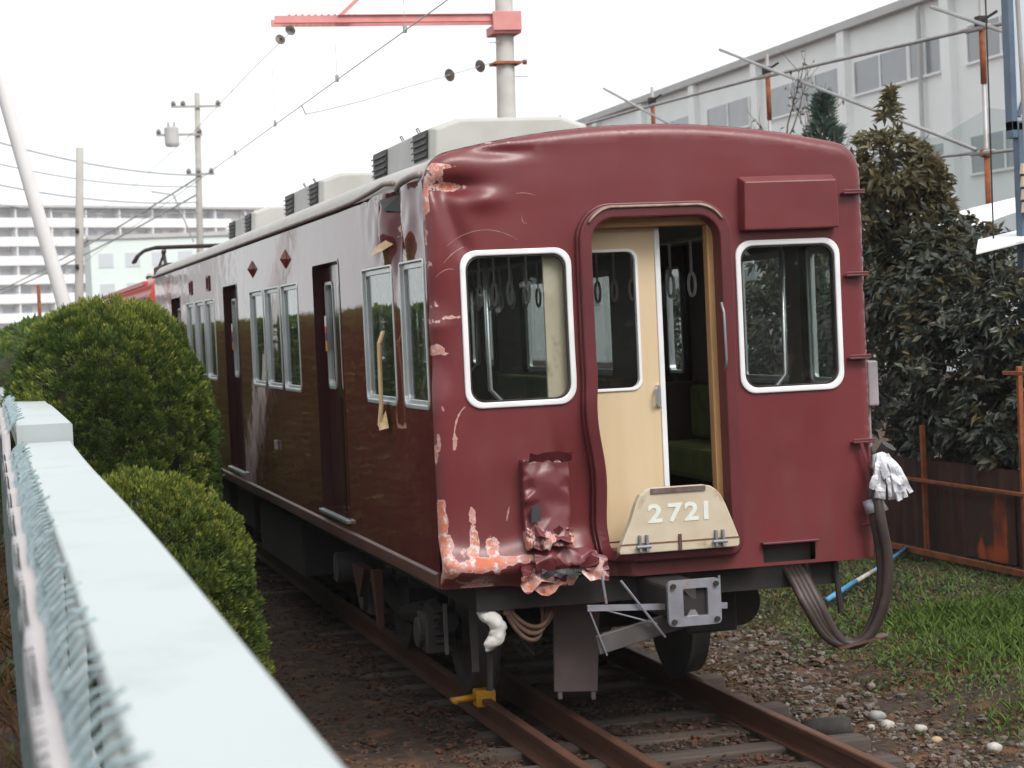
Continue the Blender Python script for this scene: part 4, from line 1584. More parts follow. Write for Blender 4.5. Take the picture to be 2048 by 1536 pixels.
# jumper cables on the right: slack loop of black cables wrapped at the socket
for i in range(4):
    o_ = i * .03
    pts = [Vector(q) for q in ((.80 + o_, .16, .93), (.82 + o_, .06, .85), (.86 + o_, -.04, .70), (.96 + o_ * .8, -.06, .52), (1.08 + o_ * .5, -.07, .45), (1.22 + .2 * o_, -.08 - o_ * .3, .50), (1.315 + o_ * .2, -.09 - o_ * .5, .70), (1.335 + o_ * .3, -.10 - o_ * .5, .95), (1.30 + o_ * .3, -.10 - o_ * .4, 1.22), (1.29 + o_ * .3, -.10, 1.40))]
    # smooth
    out = []
    for a_ in range(len(pts) - 1):
        p0 = pts[max(0, a_ - 1)]
        p1, p2 = pts[a_], pts[a_ + 1]
        p3 = pts[min(len(pts) - 1, a_ + 2)]
        for t in np.linspace(0, 1, 6)[:-1]:
            out.append(.5 * ((2 * p1) + (p2 - p0) * t + (2 * p0 - 5 * p1 + 4 * p2 - p3) * t * t + (3 * p1 - p0 - 3 * p2 + p3) * t ** 3))
    b = MB()
    b.tube(out, .026 if i != 3 else .034, 10)
    b.build('jumper_cable', M['jumper'], car, smooth=True)
b = MB()
b.bar((1.04, -.10, .435), (1.34, -.14, .50), .10, .008)
b.build('cable_cradle', M['sole'], car)
b = MB()
for i in range(3):
    b.tube([(1.285 + .02 * i, -.08, 1.32), (1.30 + .03 * i, -.10, 1.24)], .045, 8)
b.build('cable_gland', M['steel'], car, smooth=True)
wrap = MB()
for i in range(8):
    t = i / 7
    ex_, ez = 1.27 + .25 * t + random.uniform(-.012, .012), 1.385 - .06 * math.sin(t * 3.1) + random.uniform(-.03, .03)
    oy = random.uniform(-.03, .02)
    p0 = Vector((1.345 + .05 * t, -.11 + oy, 1.60 - .03 * abs(t - .4)))
    p1 = Vector((1.30 + .15 * t, -.165 + oy, 1.52))
    p2 = Vector((ex_, -.16 + oy, ez))
    pts = [p0 * (1 - q) ** 2 + p1 * 2 * q * (1 - q) + p2 * q * q for q in np.linspace(0, 1, 9)]
    for a_, c_ in zip(pts, pts[1:]):
        wrap.bar(a_, c_ + (c_ - a_) * .1, .030 + .008 * (i % 3), .012, (random.uniform(-.5, .5), -1, .2))
wrap.tube([(1.345, -.10, 1.60), (1.35, -.12, 1.54), (1.385, -.125, 1.47), (1.40, -.12, 1.42)], [.03, .055, .06, .03], 10)
wo_ = wrap.build('cable_wrapping', M['foil'], car, smooth=False)
for v_ in wo_.data.vertices:
    v_.co += noise.noise_vector(v_.co * 24) * .014
b = MB()
b.cyl((1.40, -.02, 1.56), (1.44, -.06, 1.64), .05, 10)
b.build('cable_socket', M['rubber'], car)
# side mirror-like grey box behind the right corner
b = MB()
b.box(1.40, 1.47, .12, .32, 1.88, 2.16)
b.box(1.40, 1.44, .18, .28, 1.62, 1.88)
b.build('connector_box', surf('lilac_grey', (.3, .27, .29), (.22, .2, .21), .6), car, bevel=.01)

# ------------------------------------------------------------------ red locomotive behind the carriage
M['red'] = surf('red_loco_paint', (.55, .06, .045), (.45, .05, .04), .4, scale=2, bump=.03)
loco = thing('electric_locomotive', (0, 25, 0), 'red electric locomotive with folded pantograph coupled behind the maroon carriage', 'locomotive')
lp = [(-1.36, .9), (1.36, .9), (1.36, 3.15), (1.28, 3.36), (.9, 3.50), (0, 3.56), (-.9, 3.50), (-1.28, 3.36), (-1.36, 3.15)]
b = MB()
b.prism(lp, lambda u, v_, d: (u, d, v_), 19.5, 30.0)
fix_normals(b.build('loco_body', M['red'], loco, bevel=.03))
for yy in (20.2, 21.6, 27.8):
    for sgn in (-1, 1):
        b = MB()
        b.prism(rrect(yy, yy + .85, 2.35, 3.08, .06, 3), lambda u, v_, d: (sgn * d, u, v_), 1.35, 1.368)
        w = b.build('cab_window', M['louvre'], loco)
        b = MB()
        b.ring(rrect(yy - .04, yy + .89, 2.31, 3.12, .08, 3), rrect(yy, yy + .85, 2.35, 3.08, .06, 3), lambda u, v_, d: (sgn * d, u, v_), 1.385, 1.35)
        b.build('window_frame', M['rubber'], w)
b = MB()
b.box(-1.44, -1.37, 19.6, 29.8, 3.28, 3.34)
b.box(1.37, 1.44, 19.6, 29.8, 3.28, 3.34)
b.build('drip_rail', M['red'], loco)
for yy in (21.5, 27.6):
    b = MB()
    b.box(-1.1, 1.1, yy - 1.3, yy + 1.3, .3, .88)
    bo = b.build('loco_bogie', M['dark'], loco)
    for ya in (yy - 1, yy + 1):
        for sgn in (-1, 1):
            b = MB()
            b.cyl((sgn * .68, ya, .43), (sgn * .82, ya, .43), .43, 24)
            b.build('wheel', M['darkgrey'], bo)
b = MB()
b.box(-.8, .8, 23.0, 25.2, 3.55, 3.72)
b.build('roof_hatch', M['dark'], loco, bevel=.02)
# pantograph
b = MB()
PY = 27.0
PZ = -.18
for sx in (-.55, .55):
    b.tube([(sx, PY + 1.1, 3.63), (sx * .9, PY - .9, 3.75), (sx * .8, PY + .2, 4.07)], .04, 6)
    b.tube([(sx, PY - 1.1, 3.63), (sx * .9, PY + .9, 3.75), (sx * .8, PY - .2, 4.07)], .028, 6)
    b.tube([(sx, PY - 1.3, 3.59), (sx, PY + 1.3, 3.59)], .03, 6)
for yy in (-1.1, 1.1):
    b.tube([(-.7, PY + yy, 3.63), (.7, PY + yy, 3.63)], .03, 6)
b.tube([(-.5, PY - .9, 3.75), (.5, PY + .9, 3.75)], .018, 6)
b.build('pantograph_frame', M['dark'], loco)
for q in (-.2, .2):
    b = MB()
    b.tube([(-1.0, PY + q, 3.87), (-.92, PY + q, 4.00), (-.8, PY + q, 4.09), (-.6, PY + q, 4.14), (.6, PY + q, 4.14), (.8, PY + q, 4.09), (.92, PY + q, 4.00), (1.0, PY + q, 3.87)], .03, 8)
    b.build('pantograph_bow', M['dark'], loco, smooth=True)
for sx in (-.6, .6):
    for yy in (-1.1, 1.1):
        b = MB()
        for i in range(3):
            b.cyl((sx, PY + yy, 3.50 + i * .08), (sx, PY + yy, 3.55 + i * .08), .09, 10, .06)
        b.build('roof_insulator', M['whitestone'], loco)
b = MB()
b.cyl((0, 18.45, .84), (0, 19.55, .84), .12, 10)
b.build('loco_coupler', M['dark'], loco)

# ------------------------------------------------------------------ roadside fence
M['cap'] = surf('pale_blue_cap_paint', (.345, .385, .39), (.37, .405, .41), .5, scale=.8, bump=.03, lo=.3, hi=.7, rust=(.31, .345, .345), rust_amt=.40)
M['wire'] = surf('green_grey_wire', (.018, .028, .028), (.085, .105, .105), .5, .2, scale=30, bump=.1)
M['tband'] = surf('lilac_primer_band', (.31, .29, .305), (.36, .33, .33), .6, scale=5, bump=.12, rust=(.4, .22, .12), rust_amt=.3)
M['concrete'] = surf('concrete', (.42, .41, .39), (.34, .33, .31), .85, scale=4, bump=.25)
fence = thing('chain_link_fence', (-3.7, -5, ROADZ), 'chain-link fence with broad pale blue top cap running along the left foreground', 'fence')
FZ = 2.006


def fx(y):
    """fence line: drifts slightly to the right with distance"""
    return -3.80 + .0085 * (y + 9.5)


def cap_piece(ya, yb, z, w, dx0, nseg, name, curve=0.0, h=.05):
    prof_ = [(0, -h), (w, -h), (w + .004, -h + .006), (w + .004, -.008), (w - .004, 0), (.006, 0), (0, -.007)]
    k = len(prof_)
    vs_ = []
    for i in range(nseg + 1):
        y = ya + (yb - ya) * i / nseg
        t = i / nseg
        x = fx(y) + dx0 + curve * t * t
        ww = 1.0
        vs_ += [(x + a * ww, y, z + c_ - .01 * math.sin(t * 9) * (t > .2)) for a, c_ in prof_]
    fs_ = [tuple(range(k)), tuple(nseg * k + j for j in range(k - 1, -1, -1))]
    for i in range(nseg):
        for j in range(k):
            fs_.append((i * k + j, i * k + (j + 1) % k, (i + 1) * k + (j + 1) % k, (i + 1) * k + j))
    bb = MB()
    bb.add(vs_, fs_)
    return fix_normals(bb.build(name, M['cap'], fence))


for ya, yb in ((-12.6, -1.05),):
    cap_piece(ya, yb, FZ, .232, 0, 24, 'fence_cap')
cap_piece(-1.0, 15.5, FZ + .085, .275, -.03, 30, 'fence_cap', -.20, .13)
b = MB()
b.box(WALLX - .20, WALLX - .10, -13, 20, -.3, ROADZ + .03)
wl = b.build('retaining_wall', M['concrete'], fence, bevel=.01)
for yy in (-11.5, -9.2, -6.9, -4.6, -2.3, 0, 2.3, 4.6, 6.9, 9.2, 11.5):
    b = MB()
    z1 = FZ - .05 if yy < -1 else FZ - .03
    b.tube([(fx(yy) + .10, yy, .6), (fx(yy) + .10, yy, z1)], .03, 10)
    b.build('fence_post', M['cap'], fence, smooth=True)
# flat tension band, wavy and bolted
vs_, fs_ = [], []
N = 120
for i in range(N + 1):
    y = -12.2 + 17.5 * i / N
    x = fx(y) - .075 - .007 * (1 + math.sin(i * .8 + math.sin(i * .37) * 2)) * .5
    z = FZ - .075 + .012 * math.sin(i * .9) + (.1 if y > -1 else 0)
    ww_ = .014 + .006 * math.sin(i * .7) ** 2
    vs_ += [(x - .03, y, z - ww_), (x - .026, y, z + ww_ * .8), (x + .012, y, z + ww_), (x + .012, y, z - ww_)]
for i in range(N):
    for j in range(4):
        fs_.append((i * 4 + j, i * 4 + (j + 1) % 4, i * 4 + 4 + (j + 1) % 4, i * 4 + 4 + j))
fix_normals(link_mesh('tension_band', vs_, fs_, M['tband'], fence, smooth=True))
# wire mesh
b = MB()
pit = .085
y_a, y_b, z_a, z_b = -12.4, 5.0, ROADZ + .03, FZ - .05
hgt = z_b - z_a
for i in range(int((y_b - y_a + hgt) / pit)):
    for d_ in (0, 1):
        ys_ = y_a - hgt + i * pit
        if d_ == 0:
            p0, p1 = (ys_, z_a), (ys_ + hgt, z_b)
        else:
            p0, p1 = (ys_, z_b), (ys_ + hgt, z_a)
        xo = -.092 + (.004 if d_ else -.004)
        b.tube([(fx(p0[0]) + xo - .008, p0[0], p0[1]), (fx(p1[0]) + xo - .008, p1[0], p1[1])], .0032, 3, False)
o = b.build('wire_mesh', M['wire'], fence)
o['kind'] = 'stuff'
# twisted wire ends standing up along the cap
M['knuckle'] = surf('galvanised_wire_end', (.30, .37, .39), (.18, .24, .26), .5, .2, scale=30, bump=.1)
b = MB()
y = -12.3
while y < 5:
    z0 = FZ - .065 + (.12 if y > -1 else 0)
    x = fx(y) - .068
    e1 = random.uniform(-.02, .018)
    dy_ = random.uniform(-.02, .02)
    b.tube([(x, y, z0), (x + .02, y + dy_ * .3, z0 + .035), (x + .045, y + dy_ * .6, z0 + .060), (x + .072 + e1, y + dy_, z0 + .070 + random.uniform(-.008, .01))], [.006, .006, .005, .0035], 5)
    b.tube([(x, y + .05, z0), (x + .012, y + .045, z0 + .02), (x + .03 + e1, y + .035, z0 + .045)], [.006, .005, .0035], 5)
    y += random.uniform(.10, .14)
o = b.build('wire_ends', M['knuckle'], fence)
o['kind'] = 'stuff'
b = MB()
b.box(-4.75, -4.25, -13, 24, .8, ROADZ + .08)
kb = b.build('road_kerb', M['concrete'], bevel=.02)
tag(kb, 'concrete kerb along the road at the left edge', 'kerb', kind='structure')

# ------------------------------------------------------------------ foliage tools


def leaves_mesh(name, P, D, L, Wd, mat, parent=None, fold=.25, droop=0.0, origin=None, N=None):
    """P base points, D unit directions, L length, Wd half width: one folded four-point leaf each"""
    n_ = len(P)
    R_ = RNG.normal(0, 1, (n_, 3)) if N is None else N + RNG.normal(0, .35, (n_, 3))
    S_ = np.cross(D, R_)
    S_ /= np.linalg.norm(S_, axis=1)[:, None] + 1e-9
    U_ = np.cross(S_, D)
    L = np.broadcast_to(L, (n_,))[:, None]
    Wd = np.broadcast_to(Wd, (n_,))[:, None]
    a = P
    c_ = P + D * L
    c_[:, 2] -= (droop * L[:, 0])
    mdl = P + D * L * .45
    b1 = mdl + S_ * Wd + U_ * Wd * fold
    b2 = mdl - S_ * Wd + U_ * Wd * fold
    V = np.stack([a, b1, c_, b2], 1).reshape(-1, 3)
    i0 = np.arange(n_) * 4
    F_ = np.concatenate([np.stack([i0, i0 + 1, i0 + 2], -1), np.stack([i0, i0 + 2, i0 + 3], -1)])
    me = bpy.data.meshes.new(name)
    org = ORG[parent.name] if parent is not None else Vector(origin or (0, 0, 0))
    V = V - np.array(org)
    me.vertices.add(len(V))
    me.vertices.foreach_set('co', V.astype(np.float32).ravel())
    nf = len(F_)
    me.loops.add(nf * 3)
    me.loops.foreach_set('vertex_index', F_.astype(np.int32).ravel())
    me.polygons.add(nf)
    me.polygons.foreach_set('loop_start', (np.arange(nf) * 3).astype(np.int32))
    me.update(calc_edges=True)
    me.materials.append(mat)
    o = bpy.data.objects.new(name, me)
    COL.objects.link(o)
    if parent is not None:
        o.parent = parent
    else:
        o.location = org
    ORG[o.name] = org
    return o


def unit(v_):
    return v_ / (np.linalg.norm(v_, axis=-1, keepdims=True) + 1e-9)


def rn(P, s, o):
    """fast smooth pseudo-noise on points: sum of sines"""
    x, y, z = (P * s).T
    return (np.sin(x + 1.7 * np.sin(y * 1.3 + o)) + np.sin(1.4 * y + 1.3 * np.sin(z * 1.7 + o * 2)) + np.sin(1.2 * z + 1.9 * np.sin(x * 1.1 - o))) / 3


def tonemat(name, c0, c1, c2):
    """foliage coloured by the age of each sprig (tone attribute: 0 dark, 1 young tip)"""
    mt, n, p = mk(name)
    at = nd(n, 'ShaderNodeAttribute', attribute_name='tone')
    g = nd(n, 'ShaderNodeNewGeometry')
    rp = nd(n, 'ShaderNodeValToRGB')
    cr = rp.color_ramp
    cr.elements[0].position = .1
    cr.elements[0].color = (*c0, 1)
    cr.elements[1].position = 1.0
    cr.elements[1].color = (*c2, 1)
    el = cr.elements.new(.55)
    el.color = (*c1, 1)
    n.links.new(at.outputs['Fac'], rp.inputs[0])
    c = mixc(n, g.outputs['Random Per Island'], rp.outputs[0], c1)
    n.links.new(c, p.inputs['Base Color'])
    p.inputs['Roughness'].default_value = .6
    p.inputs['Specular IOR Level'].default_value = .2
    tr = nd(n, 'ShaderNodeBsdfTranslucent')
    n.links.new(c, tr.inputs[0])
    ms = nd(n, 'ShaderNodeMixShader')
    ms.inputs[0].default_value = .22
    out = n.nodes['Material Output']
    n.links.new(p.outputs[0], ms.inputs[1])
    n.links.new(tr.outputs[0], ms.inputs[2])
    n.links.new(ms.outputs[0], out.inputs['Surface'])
    return mt


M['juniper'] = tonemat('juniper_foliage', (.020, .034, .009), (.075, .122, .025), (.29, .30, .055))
M['twig'] = surf('brown_twigs', (.035, .03, .016), (.022, .022, .010), .9, scale=10)


def topiary(name, c, prof_fn, zb, zt, label, seed, clumps=1300, per=64, group='clipped juniper bushes between fence and track', young=.5):
    """clipped bush of many upright tufts; prof_fn(t) is the radius at height t in 0..1"""
    root = thing(name, (c[0], c[1], zb), label, 'bush', group)
    vs_, fs_ = [], []
    nu, nv = 28, 20
    for j in range(nv + 1):
        t = j / nv
        for i in range(nu):
            a = 2 * math.pi * i / nu
            r_ = max(.0, prof_fn(t) * .74 - .03)
            vs_.append((c[0] + math.cos(a) * r_, c[1] + math.sin(a) * r_, zb + (zt - zb) * (t * .95)))
    for j in range(nv):
        for i in range(nu):
            i2 = (i + 1) % nu
            fs_.append((j * nu + i, j * nu + i2, (j + 1) * nu + i2, (j + 1) * nu + i))
    link_mesh('light_block_core', vs_, fs_, M['twig'], root, smooth=True)  # solid core added inside the crown to block light
    b_ = MB()
    b_.tube([(c[0], c[1], zb - .1), (c[0] + .03, c[1], zb + (zt - zb) * .4), (c[0], c[1] + .02, zb + (zt - zb) * .8)], [.09, .07, .03], 8)
    b_.build('trunk', M['twig'], root, smooth=True)
    ts = np.linspace(0, 1, 200)
    rs = np.array([prof_fn(t) for t in ts])
    dr = np.gradient(rs, ts) / (zt - zb)
    wgt = rs * np.sqrt(1 + dr ** 2)
    cdf = np.cumsum(wgt) / wgt.sum()
    t = np.interp(RNG.random(clumps), cdf, ts)
    a = RNG.uniform(0, 2 * math.pi, clumps)
    r_ = np.interp(t, ts, rs)
    sl = np.interp(t, ts, dr)
    Nn = unit(np.stack([np.cos(a), np.sin(a), -sl], -1))
    C_ = np.stack([c[0] + np.cos(a) * r_, c[1] + np.sin(a) * r_, zb + (zt - zb) * t], -1)
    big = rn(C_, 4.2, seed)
    C_ = C_ + Nn * (.06 * big + RNG.uniform(-.045, .02, clumps))[:, None]
    A = unit(Nn * .75 + np.array([0, 0, .6]) + RNG.normal(0, .16, (clumps, 3)))
    H_ = RNG.uniform(.08, .145, clumps)
    Rr = H_ * RNG.uniform(.30, .42, clumps)
    clump_tone = np.clip(.42 + .50 * big + .50 * np.clip(Nn[:, 2], -.3, 1) + RNG.normal(0, .24, clumps), 0, 1) * (.55 + young)  # raised and upward-facing clumps coloured paler, hollows darker
    q = RNG.random((clumps, per))
    rad = unit(np.cross(A[:, None], RNG.normal(0, 1, (clumps, per, 3))))
    env = np.sin(np.pi * np.clip(.12 + .86 * q, 0, 1)) ** .7
    P = C_[:, None] + A[:, None] * ((q - .45) * H_[:, None])[..., None] + rad * (env * Rr[:, None] * RNG.uniform(.55, 1.0, (clumps, per)))[..., None]
    D = unit(A[:, None] * (.55 + .9 * q[..., None]) + rad * (1.0 - .7 * q[..., None]) + RNG.normal(0, .22, (clumps, per, 3)))
    tone = np.clip(clump_tone[:, None] * (.35 + .75 * q) + RNG.normal(0, .06, q.shape), 0, 1)
    P, D, rad = P.reshape(-1, 3), D.reshape(-1, 3), rad.reshape(-1, 3)
    L = RNG.uniform(.020, .042, len(P))
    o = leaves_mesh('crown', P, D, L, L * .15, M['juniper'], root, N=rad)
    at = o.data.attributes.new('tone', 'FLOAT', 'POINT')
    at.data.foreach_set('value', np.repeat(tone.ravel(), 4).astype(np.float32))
    return root


def prof_tall(t):
    pts_t = [0, .12, .35, .55, .70, .80, .87, .93, .97, 1.0]
    pts_r = [.45, .62, .77, .80, .77, .71, .65, .54, .38, .02]
    return float(np.interp(t, pts_t, pts_r))


def prof_low(t):
    pts_t = [0, .1, .3, .5, .7, .82, .9, .96, 1.0]
    pts_r = [.55, .66, .74, .73, .65, .53, .40, .25, .02]
    return float(np.interp(t, pts_t, pts_r))


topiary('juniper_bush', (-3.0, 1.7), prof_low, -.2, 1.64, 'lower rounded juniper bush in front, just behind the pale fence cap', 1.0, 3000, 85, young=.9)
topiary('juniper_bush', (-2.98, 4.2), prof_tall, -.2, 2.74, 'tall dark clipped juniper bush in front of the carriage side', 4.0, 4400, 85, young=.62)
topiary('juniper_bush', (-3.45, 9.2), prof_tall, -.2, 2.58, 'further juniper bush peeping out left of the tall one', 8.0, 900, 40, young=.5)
# level clipped hedge carrying on behind the bushes; the carriage side mirrors its top
hg = thing('clipped_hedge', (-3.1, 20, -.2), 'long level clipped hedge behind the bushes, mirrored in the carriage side', 'hedge')
HY0, HY1, HX0, HX1, HZ = 6.0, 46.0, -3.55, -2.62, 2.62
b = MB()
b.box(HX0 + .06, HX1 - .06, HY0 + .05, HY1, -.2, HZ - .07)
o = b.build('light_block_box', M['juniper'], hg)  # solid box added behind the leaves to keep light from passing
kk = 60000
w_ = RNG.choice(3, kk, p=[.45, .15, .4])
yy = HY0 + (HY1 - HY0) * RNG.random(kk)
zz = RNG.uniform(-.1, HZ, kk)
P = np.where((w_ == 0)[:, None], np.stack([HX1 + 0 * yy, yy, zz], -1), np.where((w_ == 1)[:, None], np.stack([HX0 + 0 * yy, yy, zz], -1), np.stack([RNG.uniform(HX0, HX1, kk), yy, HZ + 0 * yy], -1)))
Nn = np.where((w_ == 0)[:, None], [1., 0, 0], np.where((w_ == 1)[:, None], [-1., 0, 0], [0., 0, 1.]))
P = P + Nn * (.05 * rn(P, 5, 3) + RNG.uniform(-.06, .03, kk))[:, None]
L = RNG.uniform(.05, .10, kk)
o = leaves_mesh('crown', P, unit(Nn * .6 + np.array([0, 0, .5]) + RNG.normal(0, .45, (kk, 3))), L, L * .2, M['juniper'], hg, N=Nn)
at = o.data.attributes.new('tone', 'FLOAT', 'POINT')
at.data.foreach_set('value', np.repeat(np.clip(.45 + .3 * rn(P, 2.5, 1) + RNG.normal(0, .15, kk), 0, 1), 4).astype(np.float32))
for y_ in np.arange(7, 46, 1.5):
    b = MB()
    b.tube([(-3.08, y_, -.3), (-3.06, y_ + .05, 1.2), (-3.1, y_, 2.3)], [.05, .04, .015], 6)
    b.build('stem', M['twig'], hg)

# ------------------------------------------------------------------ right side: rusty fence
M['rustbar'] = surf('orange_rust', (.32, .095, .03), (.18, .055, .022), .8, scale=9, bump=.3)
M['rustsheet'] = surf('dark_rusty_sheet', (.070, .026, .017), (.036, .016, .012), .8, scale=3.5, bump=.25, stretch=(1, 1, .5))
M['rustpatch'] = surf('bright_rust_patch', (.42, .075, .02), (.10, .03, .016), .8, scale=5, bump=.2, stretch=(1, 1, .4))
rf_ = thing('rusty_fence', (5.1, 8, 0), 'low rusty sheet-metal fence with orange posts and rails, overgrown by shrubs', 'fence')
for yy in (7.1, 5.08, 9.3, 11.5, 3.1):
    b = MB()
    b.box(5.03, 5.075, yy - .022, yy + .022, -.05, 1.9 if yy < 6 else 1.3)
    b.build('post', M['rustbar'], rf_, bevel=.005)
for (z, dz, ye) in ((.05, .03, 13.5), (.76, .016, 13.5), (1.84, .018, 5.3)):
    b = MB()
    b.box(5.00, 5.03, 2.6, ye, z - dz, z + dz)
    b.build('rail', M['rustbar'], rf_, bevel=.004)
pw = 1.06
for i in range(10):
    y0 = 2.7 + i * pw
    vs_, fs_ = [], []
    nn = 16
    for j in range(nn + 1):
        y = y0 + pw * j / nn * .99
        x = 5.115 + .009 * math.sin(j * math.pi / 2 * 1.0) + .004 * math.sin(i * 3.1)
        vs_ += [(x, y, .07), (x, y, .95)]
    for j in range(nn):
        fs_.append((2 * j, 2 * j + 2, 2 * j + 3, 2 * j + 1))
    n0 = len(vs_)
    vs_ += [(x + .004, y, z) for x, y, z in vs_]
    fs_ += [tuple(n0 + q for q in f[::-1]) for f in fs_]
    link_mesh('sheet_panel', vs_, fs_, M['rustsheet'], rf_)
# a broad rust bloom on one sheet, its edges broken up by the texture
mt, n, p = mk('rust_bloom')
v = coords(n)
at = nd(n, 'ShaderNodeAttribute', attribute_name='rust')
ad = nd(n, 'ShaderNodeMath', operation='MULTIPLY_ADD')
n.links.new(ntex(n, coords(n, (1, 1, .45)), 9, 7, .7), ad.inputs[0])
ad.inputs[1].default_value = 1.3
n.links.new(at.outputs['Fac'], ad.inputs[2])
f_ = ramp(n, ad.outputs[0], .92, 1.0) if False else nd(n, 'ShaderNodeMapRange')
f_.inputs[1].default_value = .95
f_.inputs[2].default_value = 1.45
n.links.new(ad.outputs[0], f_.inputs[0])
base_ = mixc(n, ramp(n, ntex(n, v, 3.5, 5), .35, .65), (.070, .026, .017), (.036, .016, .012))
c = mixc(n, f_.outputs[0], base_, (.42, .075, .018))
n.links.new(c, p.inputs['Base Color'])
p.inputs['Roughness'].default_value = .85
vs_, fs_, at_ = [], [], []
nu, nv = 26, 22
for j in range(nv + 1):
    for i in range(nu + 1):
        y_ = 5.34 + .96 * i / nu
        z_ = .085 + .66 * j / nv
        vs_.append((5.0975, y_, z_))
        u_ = (6.2 - y_) / .8                       # 0 far side, 1 near side
        col_ = math.exp(-((y_ - 5.66) / .17) ** 4) * math.exp(-((z_ - .42) / .33) ** 6)
        foot_ = math.exp(-((y_ - 5.80) / .30) ** 4) * math.exp(-((z_ - .14) / .10) ** 2)
        spike_ = math.exp(-((y_ - 6.03) / .07) ** 2) * math.exp(-((z_ - .18) / .14) ** 2)
        edge_ = math.exp(-((y_ - 5.53) / .035) ** 2) * math.exp(-((z_ - .32) / .25) ** 4)
        at_.append(min(1.0, .5 * col_ + .5 * foot_ + .75 * spike_ + .4 * edge_))
for j in range(nv):
    for i in range(nu):
        q = j * (nu + 1) + i
        fs_.append((q, q + nu + 1, q + nu + 2, q + 1))
link_mesh('rust_stain', vs_, fs_, mt, rf_, attrs={'rust': at_})
b = MB()
b.box(5.25, 5.30, 2.5, 13.5, .05, .93)
b.build('back_sheet', M['rustsheet'], rf_)

# ------------------------------------------------------------------ right side shrubs
M['laurel'] = leafmat('laurel_leaf', (.040, .052, .036), (.090, .102, .072), .36, .55, .15, (.12, .10, .06))
M['laurel_young'] = leafmat('laurel_young_leaf', (.10, .10, .045), (.17, .125, .06), .45, .4, .3)
M['bark'] = surf('grey_bark', (.13, .105, .085), (.08, .065, .05), .9, scale=14, bump=.4)


def shrub(name, root_at, blobs, label, n_w, leaf_l, mat, ymat=None, yfrac=.0, cat='shrub', stems=5, per=7, group=None, ztop=None):
    root = thing(name, root_at, label, cat, group)
    B_ = np.array(blobs, float)      # x y z rx ry rz
    vol = B_[:, 3] * B_[:, 4] * B_[:, 5]
    which = RNG.choice(len(B_), n_w, p=vol ** .8 / (vol ** .8).sum())
    d = unit(RNG.normal(0, 1, (n_w, 3)))
    rr = RNG.uniform(.55, 1.08, n_w) ** .6
    C_ = B_[which, :3] + d * rr[:, None] * B_[which, 3:]
    C_ = C_ + (rn(C_, 3.2, 2.0) * .12)[:, None] * d
    ok = C_[:, 2] > .15
    # open gaps
    ok &= rn(C_, 4.5, 6.0) > -.42
    C_, d = C_[ok], d[ok]
    n_ = len(C_)
    ax = unit(d * .7 + np.array([0, 0, .55]) + RNG.normal(0, .4, (n_, 3)))
    P = np.repeat(C_, per, 0)
    A = np.repeat(ax, per, 0)
    rnd = unit(np.cross(A, RNG.normal(0, 1, (n_ * per, 3))))
    D = unit(A * RNG.uniform(.15, .8, (n_ * per, 1)) + rnd)
    P = P - A * RNG.uniform(0, .08, (n_ * per, 1))
    L = leaf_l * RNG.uniform(.6, 1.2, n_ * per)
    yo = np.zeros(n_ * per, bool)
    if ymat:
        zt_ = np.repeat((C_[:, 2] - B_[:, 2].min()) / np.ptp(B_[:, 2] + B_[:, 5]), per)
        yo = np.repeat(RNG.random(n_) < yfrac * (.3 + 1.6 * np.clip(zt_ if ztop is None else np.clip((np.repeat(C_[:, 2], per)[:] - ztop) / .8, 0, 1.4), 0, 2)).reshape(n_, per)[:, 0], per)
    leaves_mesh('crown', P[~yo], D[~yo], L[~yo], L[~yo] * .19, mat, root, fold=.35, droop=.18, N=A[~yo])
    if yo.any():
        leaves_mesh('young_leaves', P[yo], D[yo], L[yo], L[yo] * .17, ymat, root, fold=.35, droop=.12, N=A[yo])
    r0 = Vector(root_at)
    bb = MB()
    tips_ = C_[RNG.choice(n_, min(n_, 60), replace=False)]
    for i in range(stems):
        bl = B_[i % len(B_)]
        e = Vector(bl[:3])
        s0 = r0 + Vector((random.uniform(-.2, .2), random.uniform(-.2, .2), -.1))
        bb.tube([s0, s0.lerp(e, .4) + Vector((random.uniform(-.1, .1), random.uniform(-.1, .1), .1)), e, e + Vector((random.uniform(-.2, .2), random.uniform(-.2, .2), bl[5] * .8))], [.05, .04, .022, .008], 6)
    for q in tips_:
        k_ = np.argmin(((B_[:, :3] - q) ** 2).sum(1))
        e = Vector(B_[k_, :3])
        bb.tube([e, e.lerp(Vector(q), .5) + Vector((0, 0, -.04)), Vector(q)], [.014, .01, .005], 4)
    bb.build('trunk', M['bark'], root, smooth=True)
    return root


shrub('laurel_shrub', (5.9, 8.2, 0), [(5.45, 7.9, 2.5, .5, .9, .85), (5.75, 8.4, 3.15, .5, .7, .55), (5.45, 8.3, 3.85, .40, .45, .45), (5.78, 8.3, 3.75, .28, .35, .38), (5.22, 8.5, 4.0, .2, .3, .3), (5.45, 8.4, 4.45, .13, .2, .38), (5.15, 8.9, 3.5, .3, .7, .6), (6.15, 8.2, 2.9, .45, .8, .45)],
      'tall laurel shrub rising to a bronze-leaved tip beside the carriage roof corner', 3000, .13, M['laurel'], M['laurel_young'], .75, ztop=3.1)
shrub('laurel_shrub', (5.9, 6.8, 0), [(5.5, 6.9, 1.9, .55, .8, .55), (5.8, 6.2, 2.3, .6, .9, .5), (6.0, 6.6, 1.6, .6, 1.0, .7), (5.35, 6.3, 1.4, .35, .8, .45), (5.4, 7.6, 1.3, .35, .8, .5), (5.25, 5.9, 1.15, .2, .5, .28)],
      'dark glossy laurel shrub hanging over the rusty fence', 3300, .125, M['laurel'], M['laurel_young'], .06)
